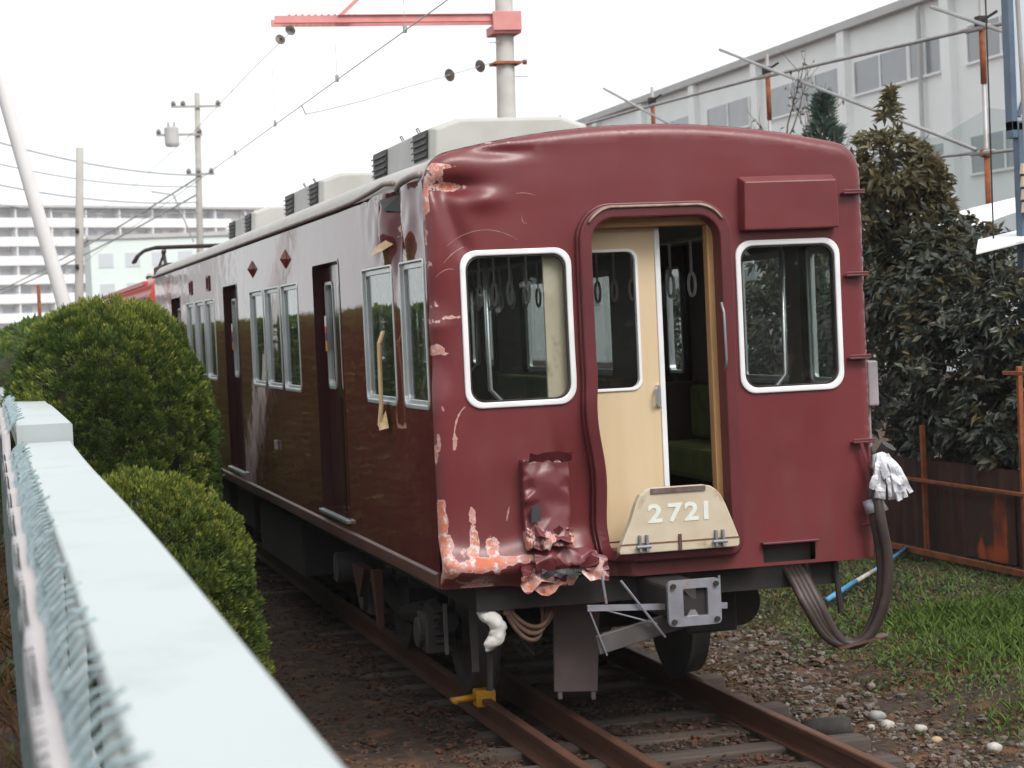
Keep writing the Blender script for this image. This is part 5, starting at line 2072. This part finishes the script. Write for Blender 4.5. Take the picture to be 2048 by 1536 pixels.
shrub('laurel_shrub', (5.8, 10.0, 0), [(5.6, 9.9, 2.0, .6, 1.4, .9), (5.5, 12.2, 2.0, .6, 1.5, .9), (5.6, 11, 3.0, .5, 1.6, .6), (5.6, 14.5, 2.2, .6, 1.6, 1.0)],
      'dark laurel shrub behind the right side of the carriage, seen through its windows', 2300, .13, M['laurel'], M['laurel_young'], .1)
shrub('laurel_shrub', (5.9, 5.0, 0), [(5.75, 5.3, 1.6, .6, .8, .55), (6.0, 5.0, 2.3, .55, .7, .45), (5.5, 4.9, 1.15, .3, .7, .35)],
      'sparse laurel shrub at the right edge under the white shed roof', 1700, .12, M['laurel'], M['laurel_young'], .05)
# small conifer and bare twigs in front of the white factory
M['conifer'] = leafmat('conifer_needles', (.08, .13, .10), (.11, .16, .125), .6, .2, .15)
cf = thing('small_conifer', (8.1, 16.4, 0), 'slender blue-green conifer above the carriage roof in front of the white factory', 'tree')
kk = 5200
t = RNG.random(kk) ** .8
a = RNG.uniform(0, 6.28, kk)
rr = (1 - t) ** .8 * .75 * RNG.uniform(.3, 1, kk) * (1 + .35 * np.sin(t * 40))
P = np.stack([8.1 + np.cos(a) * rr, 16.4 + np.sin(a) * rr, 2.2 + 3.35 * t], -1)
D = unit(np.stack([np.cos(a), np.sin(a), .5 + 0 * a], -1) + RNG.normal(0, .3, (kk, 3)))
leaves_mesh('crown', P, D, RNG.uniform(.09, .2, kk), .02, M['conifer'], cf)
b = MB()
b.tube([(8.1, 16.4, 0), (8.1, 16.4, 3), (8.1, 16.4, 5.5)], [.09, .06, .01], 8)
b.build('trunk', M['bark'], cf, smooth=True)
tw = thing('bare_sapling', (7.6, 16.6, 0), 'bare twiggy sapling left of the slender conifer above the carriage roof', 'tree')
b = MB()


def twig(p0, d, L, r_, lev):
    pts = [p0]
    p = p0.copy()
    for i in range(4):
        d = (d + Vector((random.uniform(-.25, .25), random.uniform(-.25, .25), random.uniform(-.05, .2)))).normalized()
        p = p + d * L / 4
        pts.append(p.copy())
        if lev and i > 0:
            for _ in range(2):
                twig(p.copy(), (d + Vector((random.uniform(-1, 1), random.uniform(-1, 1), random.uniform(-.1, .6)))).normalized(), L * .45, r_ * .5, lev - 1)
    b.tube(pts, [r_, r_ * .85, r_ * .7, r_ * .55, r_ * .3], 5)


twig(Vector((7.6, 16.6, 0)), Vector((0, 0, 1)), 3.0, .05, 0)
twig(Vector((7.6, 16.6, 2.7)), Vector((.05, 0, 1)), 2.3, .03, 2)
twig(Vector((7.65, 16.6, 2.9)), Vector((.35, 0, .9)), 1.8, .025, 2)
b.build('trunk', M['bark'], tw)
k = 160
C_ = np.array(b.v)[RNG.choice(len(b.v), k)]
C_ = C_[C_[:, 2] > 3.6]
leaves_mesh('sparse_leaves', C_, unit(RNG.normal(0, 1, C_.shape)), .09, .02, M['laurel'], tw)

# ------------------------------------------------------------------ weeds and grass
M['grass'] = leafmat('grass_blade', (.10, .185, .040), (.22, .31, .07), .6, .25, .3)
M['drygrass'] = leafmat('dry_grass', (.12, .07, .03), (.18, .105, .05), .8, .15, .3)
M['weed'] = leafmat('weed_leaf', (.07, .11, .046), (.13, .16, .07), .6, .3, .25, (.15, .085, .04))


def blades(name, n_, xr, yr, dens, Lr, w, mat, label, lean=.45):
    x = RNG.uniform(*xr, n_)
    y = RNG.uniform(*yr, n_)
    keep_ = RNG.random(n_) < dens(x, y)
    x, y = x[keep_], y[keep_]
    P = np.stack([x, y, gh(x, y) - .005], -1)
    D = unit(np.stack([RNG.normal(0, lean, len(x)), RNG.normal(0, lean, len(x)), np.ones(len(x))], -1))
    L = RNG.uniform(*Lr, len(x)) * (1 + .4 * rn(P, 2.3, 1.0))
    o = leaves_mesh(name, P, D, L, w * RNG.uniform(.6, 1.3, len(x)), mat, fold=.1, droop=.25)
    return tag(o, label, name.split('_')[-1], kind='stuff')


def pat(x, y, s, o):
    return .5 + .5 * rn(np.stack([x, y, 0 * x], -1), s, o)


blades('green_grass', 16000, (2.9, 5.0), (-.5, 4.5), lambda x, y: np.clip(sm(3.0, 3.6, x) * pat(x, y, 2.6, 4) ** 2, 0, 1), (.10, .26), .0034, M['grass'], 'taller bright green grass tufts at the right edge')
blades('green_grass', 42000, (1.9, 5.6), (-1.5, 9.5), lambda x, y: np.clip(sm(2.0, 3.1, x - .05 * y) * (pat(x, y, 2.1, 3) ** 1.2 + .25) * (.12 + .9 * sm(5.5, 2.5, y)), 0, 1), (.05, .18), .005, M['grass'], 'green grass growing beside the track on the right')
blades('weeds', 22000, (2.2, 5.3), (2.5, 9.5), lambda x, y: np.clip(sm(2.2, 3.2, x) * (.25 + pat(x, y, 3.4, 1)), 0, 1), (.03, .10), .011, M['weed'], 'leafy weeds growing along the foot of the rusty fence', .8)
blades('weeds', 34000, (1.3, 5.4), (-1.2, 9.5), lambda x, y: np.clip((.15 + sm(1.5, 2.6, x)) * pat(x, y, 2.8, 7) ** .8, 0, 1), (.03, .085), .014, M['weed'], 'low leafy weeds covering the ground right of the track', 1.1)
blades('dry_grass', 24000, (1.0, 5.0), (-1.2, 8), lambda x, y: np.clip(sm(1.1, 1.6, x) * (.35 + sm(4.2, 2.6, x)) * pat(x, y, 3.2, 9) ** 2 * 1.5, 0, 1), (.03, .10), .004, M['drygrass'], 'brown dry grass between the stones and the green weeds', 1.0)
blades('dry_grass', 5000, (-1.2, 1.1), (-1.5, 6), lambda x, y: np.clip(pat(x, y, 4, 2) ** 3 * .8, 0, 1), (.02, .06), .003, M['drygrass'], 'withered stalks and leaf litter between the rails', 1.4)
blades('dry_weeds', 9000, (-4.25, -3.70), (-11.5, 3), lambda x, y: np.clip(pat(x, y, 2.5, 5) ** 1.2, 0, 1), (.05, .22), .004, M['drygrass'], 'dry brown weeds at the foot of the roadside fence', .5)
blades('green_weeds', 6000, (-4.25, -3.66), (-11.5, 6), lambda x, y: np.clip(pat(x, y, 1.7, 8) ** 2, 0, 1), (.04, .2), .006, M['weed'], 'green weeds at the foot of the roadside fence', .5)
# fallen leaves
kk = 2600
x = RNG.uniform(-2.4, 3.6, kk)
y = RNG.uniform(-1.5, 7, kk)
P = np.stack([x, y, gh(x, y) + .02], -1)
D = unit(np.stack([RNG.normal(0, 1, kk), RNG.normal(0, 1, kk), RNG.normal(0, .15, kk)], -1))
o = leaves_mesh('fallen_leaves', P, D, RNG.uniform(.02, .045, kk), .009, leafmat('dead_leaf', (.15, .075, .035), (.1, .055, .035), .8, .2, .1))
tag(o, 'small dead leaves scattered on the ballast', 'leaves', kind='stuff')

# ------------------------------------------------------------------ white factory on the right
M['factory'] = surf('white_factory_wall', (.80, .80, .80), (.75, .76, .76), .8, scale=.5, bump=.02)
M['coping'] = surf('grey_coping', (.46, .44, .44), (.4, .39, .39), .7, scale=1)
M['fglass'] = surf('grey_window_glass', (.22, .23, .25), (.18, .19, .21), .15, scale=.6, bump=0, spec=.6)
fac = thing('factory_building', (36, 75, 0), 'long white factory building with grey ribbon windows behind the trees on the right', 'building')
FX = 30.0
b = MB()
b.box(FX, FX + 18, 38, 128, 0, 13.3)
b.build('wall', M['factory'], fac)
b = MB()
b.box(FX - .35, FX + 18.3, 37.7, 128.3, 13.3, 13.62)
b.build('roof_coping', M['coping'], fac)
wy = []
y = 40.0
for a, c_ in ((57.0, 59.6), (59.75, 64.6), (66.0, 73.7), (76.0, 81.5), (84, 89.5), (92, 97.5), (100, 105.5), (43, 48.5), (50, 55)):
    for z0 in (10.72, 6.9, 3.1):
        if z0 < 10 and a < 50:
            continue
        b = MB()
        b.box(FX - .02, FX + .12, a, c_, z0, z0 + 1.25)
        w = b.build('window', M['fglass'], fac)
        nm = max(2, int(round((c_ - a) / 2.5)))
        b = MB()
        for i in range(nm + 1):
            yy = a + (c_ - a) * i / nm
            b.box(FX - .06, FX - .021, yy - .05, yy + .05, z0, z0 + 1.25)
        b.box(FX - .14, FX - .061, a - .1, c_ + .1, z0 - .1, z0 - .02)
        b.build('window_frame', M['factory'], w)
for yy in (56.2, 65.3, 74.8, 83.0, 91.0, 99.0):
    b = MB()
    b.box(FX - .28, FX, yy - .35, yy + .35, 0, 13.28)
    b.build('pilaster', M['factory'], fac)
b = MB()
b.tube([(FX - .2, 58.4, 13.2), (FX - .2, 58.4, 0)], .09, 8)
b.build('downpipe', M['coping'], fac)

# ------------------------------------------------------------------ pipe scaffold with green net
M['pipe'] = surf('grey_scaffold_pipe', (.34, .34, .35), (.27, .25, .24), .5, .4, scale=3, bump=.1, rust=(.3, .12, .05), rust_amt=.3)
sc = thing('pipe_scaffold', (8, 16, 0), 'tall steel pipe scaffold with rusty joints and a green net behind the shrubs', 'scaffold')
SX = 8.0
POL = [(23.8, 6.27), (18.24, 6.11), (11.25, 5.82)]
for i, (yy, zz) in enumerate(POL + [(29.8, 6.4), (5.6, 5.6)]):
    b = MB()
    b.tube([(SX, yy, 0), (SX, yy, zz + .28)], .030, 8)
    pl = b.build('upright_pipe', M['pipe'], sc, smooth=True)
    b = MB()
    b.tube([(SX, yy, zz - .72), (SX, yy, zz + .06)], .040, 8)
    b.build('rusty_sleeve', M['rustbar'], pl, smooth=True)
    b = MB()
    b.box(SX - .07, SX + .05, yy - .07, yy + .06, zz - .05, zz + .09)
    b.tube([(SX - .05, yy - .1, zz + .02), (SX + .1, yy - .22, zz + .12)], .02, 6)
    b.build('clamp', M['dark'], pl, bevel=.02)
    for zl in ((zz - 1.55,) if i == 2 else (zz - 1.6,)):
        b = MB()
        b.box(SX - .07, SX + .05, yy - .06, yy + .06, zl - .05, zl + .05)
        b.build('clamp', M['rustbar'], pl, bevel=.02)
        b = MB()
        b.tube([(SX, yy, zl - .95), (SX, yy, zl - .05)], .036, 8)
        b.build('rusty_sleeve', M['rustbar'], pl, smooth=True)
for (a, c_) in (((29.8, 6.4), POL[0]), (POL[0], POL[1]), (POL[1], POL[2]), (POL[2], (5.6, 5.6))):
    for dz, r_ in ((-.06, .026), (-1.55, .022)):
        b = MB()
        b.tube([(SX - .05, a[0] + .3, a[1] + dz + .005), (SX - .05, c_[0] - .3, c_[1] + dz)], r_, 8)
        b.build('ledger_pipe', M['pipe'], sc, smooth=True)
for (a, c_) in (((26.4, 6.83), (20.6, 5.2)), ((20.03, 6.70), (11.35, 4.32)), ((12.4, 6.2), (5.6, 4.1))):
    b = MB()
    b.tube([(SX - .09, a[0], a[1]), (SX - .09, c_[0], c_[1])], .025, 8)
    b.build('brace_pipe', M['pipe'], sc, smooth=True)
# net between the uprights, slightly sagging
mt, n, p = mk('green_net')
out = n.nodes['Material Output']
tr = nd(n, 'ShaderNodeBsdfTransparent')
df = nd(n, 'ShaderNodeBsdfDiffuse')
df.inputs[0].default_value = (.16, .30, .28, 1)
ms = nd(n, 'ShaderNodeMixShader')
ms.inputs[0].default_value = .28
n.links.new(tr.outputs[0], ms.inputs[1])
n.links.new(df.outputs[0], ms.inputs[2])
n.links.new(ms.outputs[0], out.inputs['Surface'])
M['net'] = mt
vs_, fs_ = [], []
nu, nv = 24, 10
for j in range(nv + 1):
    for i in range(nu + 1):
        y = 6.0 + 8.2 * i / nu
        z = 2.6 + (2.25 - .25 * math.sin(math.pi * ((y - 6) % 2.7) / 2.7)) * j / nv
        vs_.append((SX + .12 + .08 * math.sin(y * 3.1 + z), y, z))
for j in range(nv):
    for i in range(nu):
        a = j * (nu + 1) + i
        fs_.append((a, a + 1, a + nu + 2, a + nu + 1))
link_mesh('safety_net', vs_, fs_, M['net'], sc, smooth=True)

# ------------------------------------------------------------------ blue post with panel at the right edge, shed roofs
M['bluesteel'] = surf('blue_grey_steel', (.10, .14, .20), (.075, .105, .155), .5, .2, scale=4, bump=.08)
M['palepanel'] = surf('pale_blue_panel', (.50, .54, .60), (.46, .5, .56), .5, scale=1, bump=.02)
pst = thing('sign_post', (5.6, 6.0, 0), 'blue-grey steel post carrying a pale framed panel at the right edge', 'post')
b = MB()
b.box(5.60, 5.72, 5.95, 6.07, -.1, 4.15)
b.build('post', M['bluesteel'], pst, bevel=.01)
b = MB()
b.box(5.60, 6.9, 6.0, 6.05, 4.2, 5.9)
b.build('panel', M['palepanel'], pst)
b = MB()
b.box(5.54, 5.60, 5.95, 6.08, 4.0, 5.95)
b.box(5.54, 6.95, 5.95, 6.08, 4.07, 4.16)
b.box(6.2, 6.25, 5.96, 5.995, 4.16, 5.9)
b.bar((5.62, 5.975, 4.2), (6.2, 5.975, 5.6), .02, .04)
b.build('panel_frame', M['bluesteel'], pst, bevel=.005)
for z in (3.30, 3.42, 3.54, 3.66):
    b = MB()
    b.cyl((5.62, 5.9, z), (5.62, 5.9, z + .095), .045, 10, .035)
    b.build('cable_clip', surf('cream_plastic', (.6, .46, .34), (.5, .4, .3), .5), pst)
# hanging cables
for nm, pts, r_, lab in (
        ('hanging_cable', [(5.50, 5.7, 5.5), (5.52, 5.68, 4.3), (5.50, 5.6, 3.0), (5.42, 5.4, 2.35), (5.36, 5.3, 2.05), (5.20, 5.2, 1.86)], .022, 'thick grey cable hanging down in front of the right-hand shrubs'),
        ('hanging_cable', [(5.45, 6.2, 6.2), (5.44, 6.2, 4.0), (5.43, 6.2, 2.6)], .008, 'thin dark cable hanging straight down left of the blue post')):
    b = MB()
    out_ = []
    pp = [Vector(q) for q in pts]
    for a_ in range(len(pp) - 1):
        p0, p1, p2, p3 = pp[max(0, a_ - 1)], pp[a_], pp[a_ + 1], pp[min(len(pp) - 1, a_ + 2)]
        for t in np.linspace(0, 1, 6)[:-1]:
            out_.append(.5 * ((2 * p1) + (p2 - p0) * t + (2 * p0 - 5 * p1 + 4 * p2 - p3) * t * t + (3 * p1 - p0 - 3 * p2 + p3) * t ** 3))
    b.tube(out_, r_, 8)
    tag(b.build(nm, M['pipe'] if r_ > .01 else M['rubber'], smooth=True, origin=pts[-1]), lab, 'cable')
M['whiteroof'] = surf('white_roof_sheet', (.78, .78, .79), (.72, .72, .74), .5, scale=2, bump=.03)
sh = thing('white_shed', (6.2, 6.6, 0), 'small shed with white lean-to roof at the right edge beside the blue post', 'shed')
b = MB()
b.hexa([(4.98, 6.1, 2.93), (7.6, 6.1, 3.32), (7.6, 8.0, 3.32), (4.98, 8.0, 2.93), (4.98, 6.1, 2.965), (7.6, 6.1, 3.40), (7.6, 8.0, 3.42), (4.98, 8.0, 2.975)]) if False else b.hexa([(5.02, 5.75, 2.92), (7.4, 5.75, 3.36), (7.4, 6.35, 3.42), (5.35, 6.35, 3.05), (5.02, 5.75, 2.95), (7.4, 5.75, 3.39), (7.4, 6.35, 3.45), (5.35, 6.35, 3.08)])
b.build('roof_sheet', M['whiteroof'], sh, bevel=.006)
b = MB()
b.box(6.6, 7.4, 6.2, 6.3, -.1, 3.2)
b.build('wall', M['rustsheet'], sh)
tp = thing('white_tarpaulin', (7.0, 9.6, 3.2), 'white sagging tarpaulin roof between the shrubs and the blue post', 'tarpaulin')
vs_, fs_ = [], []
nu, nv = 18, 8
for j in range(nv + 1):
    for i in range(nu + 1):
        u, v_ = i / nu, j / nv
        x = 5.75 + 2.6 * u
        y = 8.9 + .9 * v_
        z = 3.05 + .55 * u ** .8 + .18 * v_ - .06 * math.sin(u * 9) * (1 - v_)
        vs_.append((x, y, z))
for j in range(nv):
    for i in range(nu):
        a = j * (nu + 1) + i
        fs_.append((a, a + 1, a + nu + 2, a + nu + 1))
n0 = len(vs_)
vs_ += [(x, y, z - .006) for x, y, z in vs_]
fs_ += [tuple(n0 + q for q in f[::-1]) for f in fs_]
link_mesh('tarpaulin_sheet', vs_, fs_, M['whiteroof'], tp, smooth=True)
for x in (6.4, 8.2):
    b = MB()
    b.tube([(x, 9.4, 0), (x, 9.4, 3.2)], .03, 8)
    b.build('support_pole', M['pipe'], tp)

# ------------------------------------------------------------------ catenary mast and wires
M['mast'] = surf('pale_concrete_mast', (.52, .50, .48), (.44, .42, .40), .85, scale=3, bump=.15)
M['redsteel'] = surf('overexposed_red_steel', (.60, .26, .25), (.52, .2, .19), .6, scale=3, bump=.1, rust=(.25, .09, .05), rust_amt=.25)  # red lightened: overexposure put into the paint colour
M['cwire'] = surf('overhead_wire', (.3, .3, .31), (.25, .25, .26), .5, scale=3, bump=0)
mast = thing('catenary_mast', (4.35, 20, 0), 'concrete catenary mast with pale red bracket arm behind the carriage', 'mast')
b = MB()
b.tube([(4.22, 20, -.2), (4.30, 20, 4.5), (4.36, 20, 7.3), (4.42, 20, 10)], [.18, .155, .14, .13], 18)
b.build('mast_pole', M['mast'], mast, smooth=True)
b = MB()
for y in (19.80, 20.20):
    b.box(.73, 4.5, y - .004, y + .004, 7.15, 7.265)
b.box(1.7, 4.5, 19.76, 19.84, 7.262, 7.272)
b.box(.73, 4.5, 19.76, 19.84, 7.15, 7.158)
b.box(1.7, 4.5, 20.16, 20.24, 7.262, 7.272)
arm = b.build('bracket_arm', M['redsteel'], mast)
b = MB()
b.box(4.12, 4.56, 19.74, 20.26, 6.96, 7.10)
b.box(4.10, 4.56, 19.70, 19.74, 7.0, 7.30)
b.build('mast_clamp', M['redsteel'], mast, bevel=.01)
b = MB()
b.bar((1.75, 20, 7.27), (4.2, 20, 9.4), .06, .06)
b.build('bracket_stay', M['redsteel'], mast)
b = MB()
for i in range(11):
    x = .95 + i * .10
    b.box(x, x + .03, 19.8, 20.2, 7.275, 7.285)
b.build('arm_battens', M['redsteel'], arm)
b = MB()
b.box(4.13, 4.56, 19.80, 20.20, 6.50, 6.54)
b.cyl((4.60, 19.9, 6.53), (4.66, 19.9, 6.53), .04, 8)
b.build('pole_band', M['rustbar'], mast)
for (xx, dz) in ((4.16, .28), (4.55, -.25)):
    b = MB()
    b.cyl((xx - .1, 19.85, 6.55 + dz), (xx + .1, 19.85, 6.55 + dz), .008, 6)
    b.build('step_bolt', M['cwire'], mast)


def disc(b_, c, ax, r_):
    c, ax = Vector(c), Vector(ax).normalized()
    b_.tube([c - ax * .06, c - ax * .012, c - ax * .006, c + ax * .006, c + ax * .012, c + ax * .07], [.014, .02, r_, r_ * .95, .022, .014], 14)


M['insul'] = surf('dark_insulator', (.12, .10, .09), (.2, .18, .17), .35, scale=6, bump=0)


def wire(name, pts, r_, lab, sag=0.0, extra=None):
    b_ = MB()
    pts = [Vector(q) for q in pts]
    if sag:
        a_, c_ = pts[0], pts[-1]
        pts = [a_.lerp(c_, t) - Vector((0, 0, sag * 4 * t * (1 - t))) for t in np.linspace(0, 1, 24)]
    root = thing(name, pts[0], lab, 'wire')
    b_.tube(pts, r_, 5)
    b_.build('wire_strand', M['cwire'], root)
    return root


cw = wire('contact_wire', [(0, -14, 5.18), (0, 20, 5.18), (.05, 60, 5.25), (.2, 110, 5.3)], .0065, 'contact wire strung straight above the track')
b = MB()
for y, zt in ((6.85, 5.62), (10.5, 5.7), (15.25, 5.95), (19.5, 6.3), (25, 6.0)):
    b = MB()
    b.tube([(0, y, 5.18), (0, y, zt)], .004, 4)
    b.box(-.015, .015, y - .03, y + .03, 5.16, 5.23)
    b.build('dropper', M['cwire'], cw)
mw = wire('messenger_wire', [(.95, 19.9, 7.0), (.75, 22.5, 6.82), (.5, 30, 6.5), (.3, 45, 6.4), (.2, 70, 6.9), (.2, 110, 7.3)], .006, 'messenger wire leaving the red bracket arm towards the far utility pole')
for q in ((.98, 19.9, 7.06), (.88, 20.3, 6.98)):
    b = MB()
    disc(b, q, (.3, -1, .4), .085)
    b.build('string_insulator', M['insul'], mw)
fw = wire('feeder_wire', [(4.14, 19.85, 6.53), (3.3, 19.3, 6.28), (2.4, 18.6, 6.0), (1.6, 17.6, 5.72), (.8, 16.2, 5.45), (.3, 14.6, 5.24), (0, 13.0, 5.18)], .007, 'feeder wire with two disc insulators running from the mast to the contact wire')
for q in ((3.86, 19.68, 6.45), (3.28, 19.28, 6.27)):
    b = MB()
    disc(b, q, (1, .7, .3), .10)
    b.build('string_insulator', M['insul'], fw)

# ------------------------------------------------------------------ poles and wires on the left
M['polewhite'] = surf('pale_pole', (.64, .62, .62), (.58, .56, .56), .75, scale=1.5, bump=.05)
M['poleconc'] = surf('old_concrete_pole', (.36, .35, .33), (.30, .28, .26), .85, scale=2, bump=.1)
o = MB().tube([(-2.12, 16, -.2), (-2.78, 16, 3.1), (-3.41, 16, 5.86), (-3.9, 16, 8.0)], [.105, .095, .085, .08], 14).build('leaning_pole', M['polewhite'], origin=(-2.12, 16, -.2), smooth=True)
tag(o, 'pale leaning pole rising behind the tall juniper bush at far left', 'pole')
p2 = thing('concrete_pole', (-1.72, 36, 0), 'short upright concrete pole beyond the locomotive, right of the leaning pole', 'pole')
b = MB()
b.tube([(-1.68, 36, -.2), (-1.55, 36, 3.5), (-1.37, 36, 6.80)], [.11, .10, .085], 12)
b.build('pole_shaft', M['poleconc'], p2, smooth=True)
for z in (4.95, 4.15):
    b = MB()
    x = -1.45 - (6.8 - z) * .052
    b.tube([(x - .02, 35.88, z), (x + .06, 35.88, z)], .055, 8)
    b.build('pole_clamp', M['dark'], p2)
up = thing('utility_pole', (7.3, 95, 0), 'utility pole with crossarms and a transformer in the hazy background', 'utility pole')
b = MB()
b.tube([(7.3, 95, -.3), (7.75, 95, 14.7)], [.21, .14], 12)
b.build('pole_shaft', M['poleconc'], up, smooth=True)
for (z, x0, x1) in ((14.0, 6.4, 8.9), (12.6, 5.6, 7.9), (10.6, 7.0, 8.4)):
    b = MB()
    b.box(x0, x1, 94.75, 94.85, z - .06, z + .06)
    arm_ = b.build('crossarm', M['poleconc'], up)
    for xx in (x0 + .12, x0 + .6, x1 - .15):
        b = MB()
        b.tube([(xx, 94.8, z + .06), (xx, 94.8, z + .16), (xx, 94.8, z + .3)], [.11, .14, .06], 8)
        b.build('insulator', M['insul'], arm_)
b = MB()
b.tube([(6.35, 94.7, 12.0), (6.35, 94.7, 12.15), (6.35, 94.7, 12.95), (6.35, 94.7, 13.0)], [.30, .36, .36, .2], 14)
b.build('transformer', M['coping'], up)
b = MB()
for xx in (6.2, 6.5):
    b.tube([(xx, 94.7, 12.95), (xx, 94.7, 13.25)], [.06, .03], 6)
b.tube([(6.35, 94.7, 13.2), (6.3, 94.75, 14.0)], .015, 4)
b.build('bushing', M['insul'], up)
b = MB()
b.tube([(7.7, 94.8, 13.0), (8.9, 94.8, 9.6)], .015, 4)
b.tube([(7.2, 94.8, 7.2), (6.3, 94.8, 9.6), (5.2, 94.8, 9.8)], .04, 6)
b.build('lamp_arm', M['poleconc'], up)
for i, (z, z0, x0, r_, lab) in enumerate(((10.55, 13.0, -9.5, .036, 'uppermost heavy cable sweeping from the left down to the utility pole'), (10.0, 11.8, -9.5, .028, 'second cable from the top running left from the utility pole'),
                                       (9.2, 10.9, -9.8, .032, 'third heavy cable running left from the utility pole'), (8.7, 9.8, -9.8, .024, 'lowest thin cable running left from the utility pole'))):
    wire('overhead_cable', [(7.5, 94.9, z), (x0, 70, z0)], r_, lab, sag=.9)
wire('overhead_cable', [(7.5, 95.1, 10.4), (-6, 180, 5.5)], .05, 'cable descending from the utility pole towards the apartment block', sag=.6)
wire('overhead_cable', [(7.5, 95.1, 9.6), (-8, 170, 4.6)], .05, 'lower cable descending from the utility pole across the apartment block', sag=.6)
# distant signal-like short post
b = MB()
b.tube([(-2.62, 30, -.2), (-2.62, 30, 3.62)], .035, 8)
o = b.build('thin_post', M['rustbar'], origin=(-2.62, 30, -.2))
tag(o, 'thin dark post at the far left edge above the fence', 'post')

# ------------------------------------------------------------------ apartment block
M['apt'] = surf('pale_apartment_wall', (.80, .79, .80), (.76, .75, .76), .8, scale=.05, bump=0)
M['aptdark'] = surf('hazed_apartment_recess', (.55, .55, .57), (.5, .5, .52), .6, scale=.08, bump=0)  # lightened so the colour carries the distance haze
M['aptglass'] = surf('hazed_apartment_window', (.46, .48, .52), (.54, .56, .59), .2, scale=.05, bump=0)  # glass paled too, with the haze put into its colour
ap = thing('apartment_building', (10, 300, 0), 'wide pale apartment block with balconies in the hazy distance on the left', 'building')
ax0, ay0 = -28.0, 279.0
ux, uy = math.cos(RD(32)), math.sin(RD(32))


def apt(u, v_, z):          # u along facade, v_ depth away from the viewer
    return (ax0 + ux * u - uy * v_, ay0 + uy * u + ux * v_, z)


def abox(b_, u0, u1, v0, v1, z0, z1):
    b_.hexa([apt(u0, v0, z0), apt(u1, v0, z0), apt(u1, v1, z0), apt(u0, v1, z0), apt(u0, v0, z1), apt(u1, v0, z1), apt(u1, v1, z1), apt(u0, v1, z1)])


b = MB()
abox(b, 0, 81, 0, 12, 0, 21.9)
b.build('wall', M['apt'], ap)
b = MB()
abox(b, -.4, 81.5, -1.9, 12.4, 21.9, 22.25)
b.build('roof_slab', M['coping'], ap)
for fl in range(8):
    z = .2 + fl * 2.72
    b = MB()
    abox(b, 0, 75, -1.6, -.05, z - .18, z)
    bl = b.build('balcony', M['apt'], ap)
    b = MB()
    abox(b, 0, 75, -1.62, -1.52, z + .0, z + 1.15)
    b.build('parapet', M['apt'], bl)
    if fl >= 2:
        for i in range(25):
            u0 = 1.0 + i * 3.0
            b = MB()
            abox(b, u0, u0 + 1.9, -.04, .1, z + .05, z + 2.1)
            b.build('window', M['aptglass'] if (i * 7 + fl * 3) % 4 else M['aptdark'], ap)
for i in range(14):
    b = MB()
    abox(b, i * 6.0 - .1, i * 6.0 + .1, -1.5, 0, 0, 21.8)
    b.build('dividing_wall', M['apt'], ap)
gb_ = thing('low_building', (17, 200, 0), 'low pale green building in front of the apartment block', 'building')
M['mint'] = surf('pale_mint_wall', (.64, .70, .69), (.6, .66, .65), .8, scale=.1, bump=0)
b = MB()
b.box(8, 22, 200, 212, 0, 12.4)
b.build('wall', M['mint'], gb_)
b = MB()
b.box(7.8, 22.2, 199.8, 212.2, 12.4, 12.8)
b.build('roof_slab', M['coping'], gb_)
for r_ in range(3):
    for i in range(5):
        b = MB()
        b.box(8.8 + i * 2.6, 10.2 + i * 2.6, 199.95, 200.1, 3.6 + r_ * 3, 5.0 + r_ * 3)
        b.build('window', M['aptglass'], gb_)

# ------------------------------------------------------------------ wooded bank behind the viewer, mirrored in the end windows
M['bankleaf'] = leafmat('bank_foliage', (.035, .05, .025), (.065, .08, .04), .7, .2, .15)
kk = 16000
x = RNG.uniform(-45, 45, kk)
y = -42 + RNG.normal(0, 2.5, kk)
top_ = 8.5 + 1.8 * np.sin(x * .33) + 1.2 * np.sin(x * .9 + 1)
P = np.stack([x, y, top_ * RNG.random(kk) ** .7], -1)
o = leaves_mesh('wooded_bank', P, unit(RNG.normal(0, 1, (kk, 3))), RNG.uniform(.6, 1.3, kk), .32, M['bankleaf'])
tag(o, 'dark wooded bank beyond the road, reflected in the carriage end windows', 'trees', kind='stuff')


# ------------------------------------------------------------------ haze
mt = bpy.data.materials.new('pale_haze')
mt.use_nodes = True
n = mt.node_tree
n.nodes.clear()
pv_ = n.nodes.new('ShaderNodeVolumePrincipled')
pv_.inputs['Color'].default_value = (.97, .98, 1.0, 1)
pv_.inputs['Density'].default_value = .0003
pv_.inputs['Anisotropy'].default_value = .0
ov = n.nodes.new('ShaderNodeOutputMaterial')
n.links.new(pv_.outputs[0], ov.inputs['Volume'])
b = MB()
b.box(-120, 140, -60, 420, -1.4, 34)
hz = b.build('haze', mt)
tag(hz, 'thin pale haze filling the air over the yard', 'haze', kind='stuff')
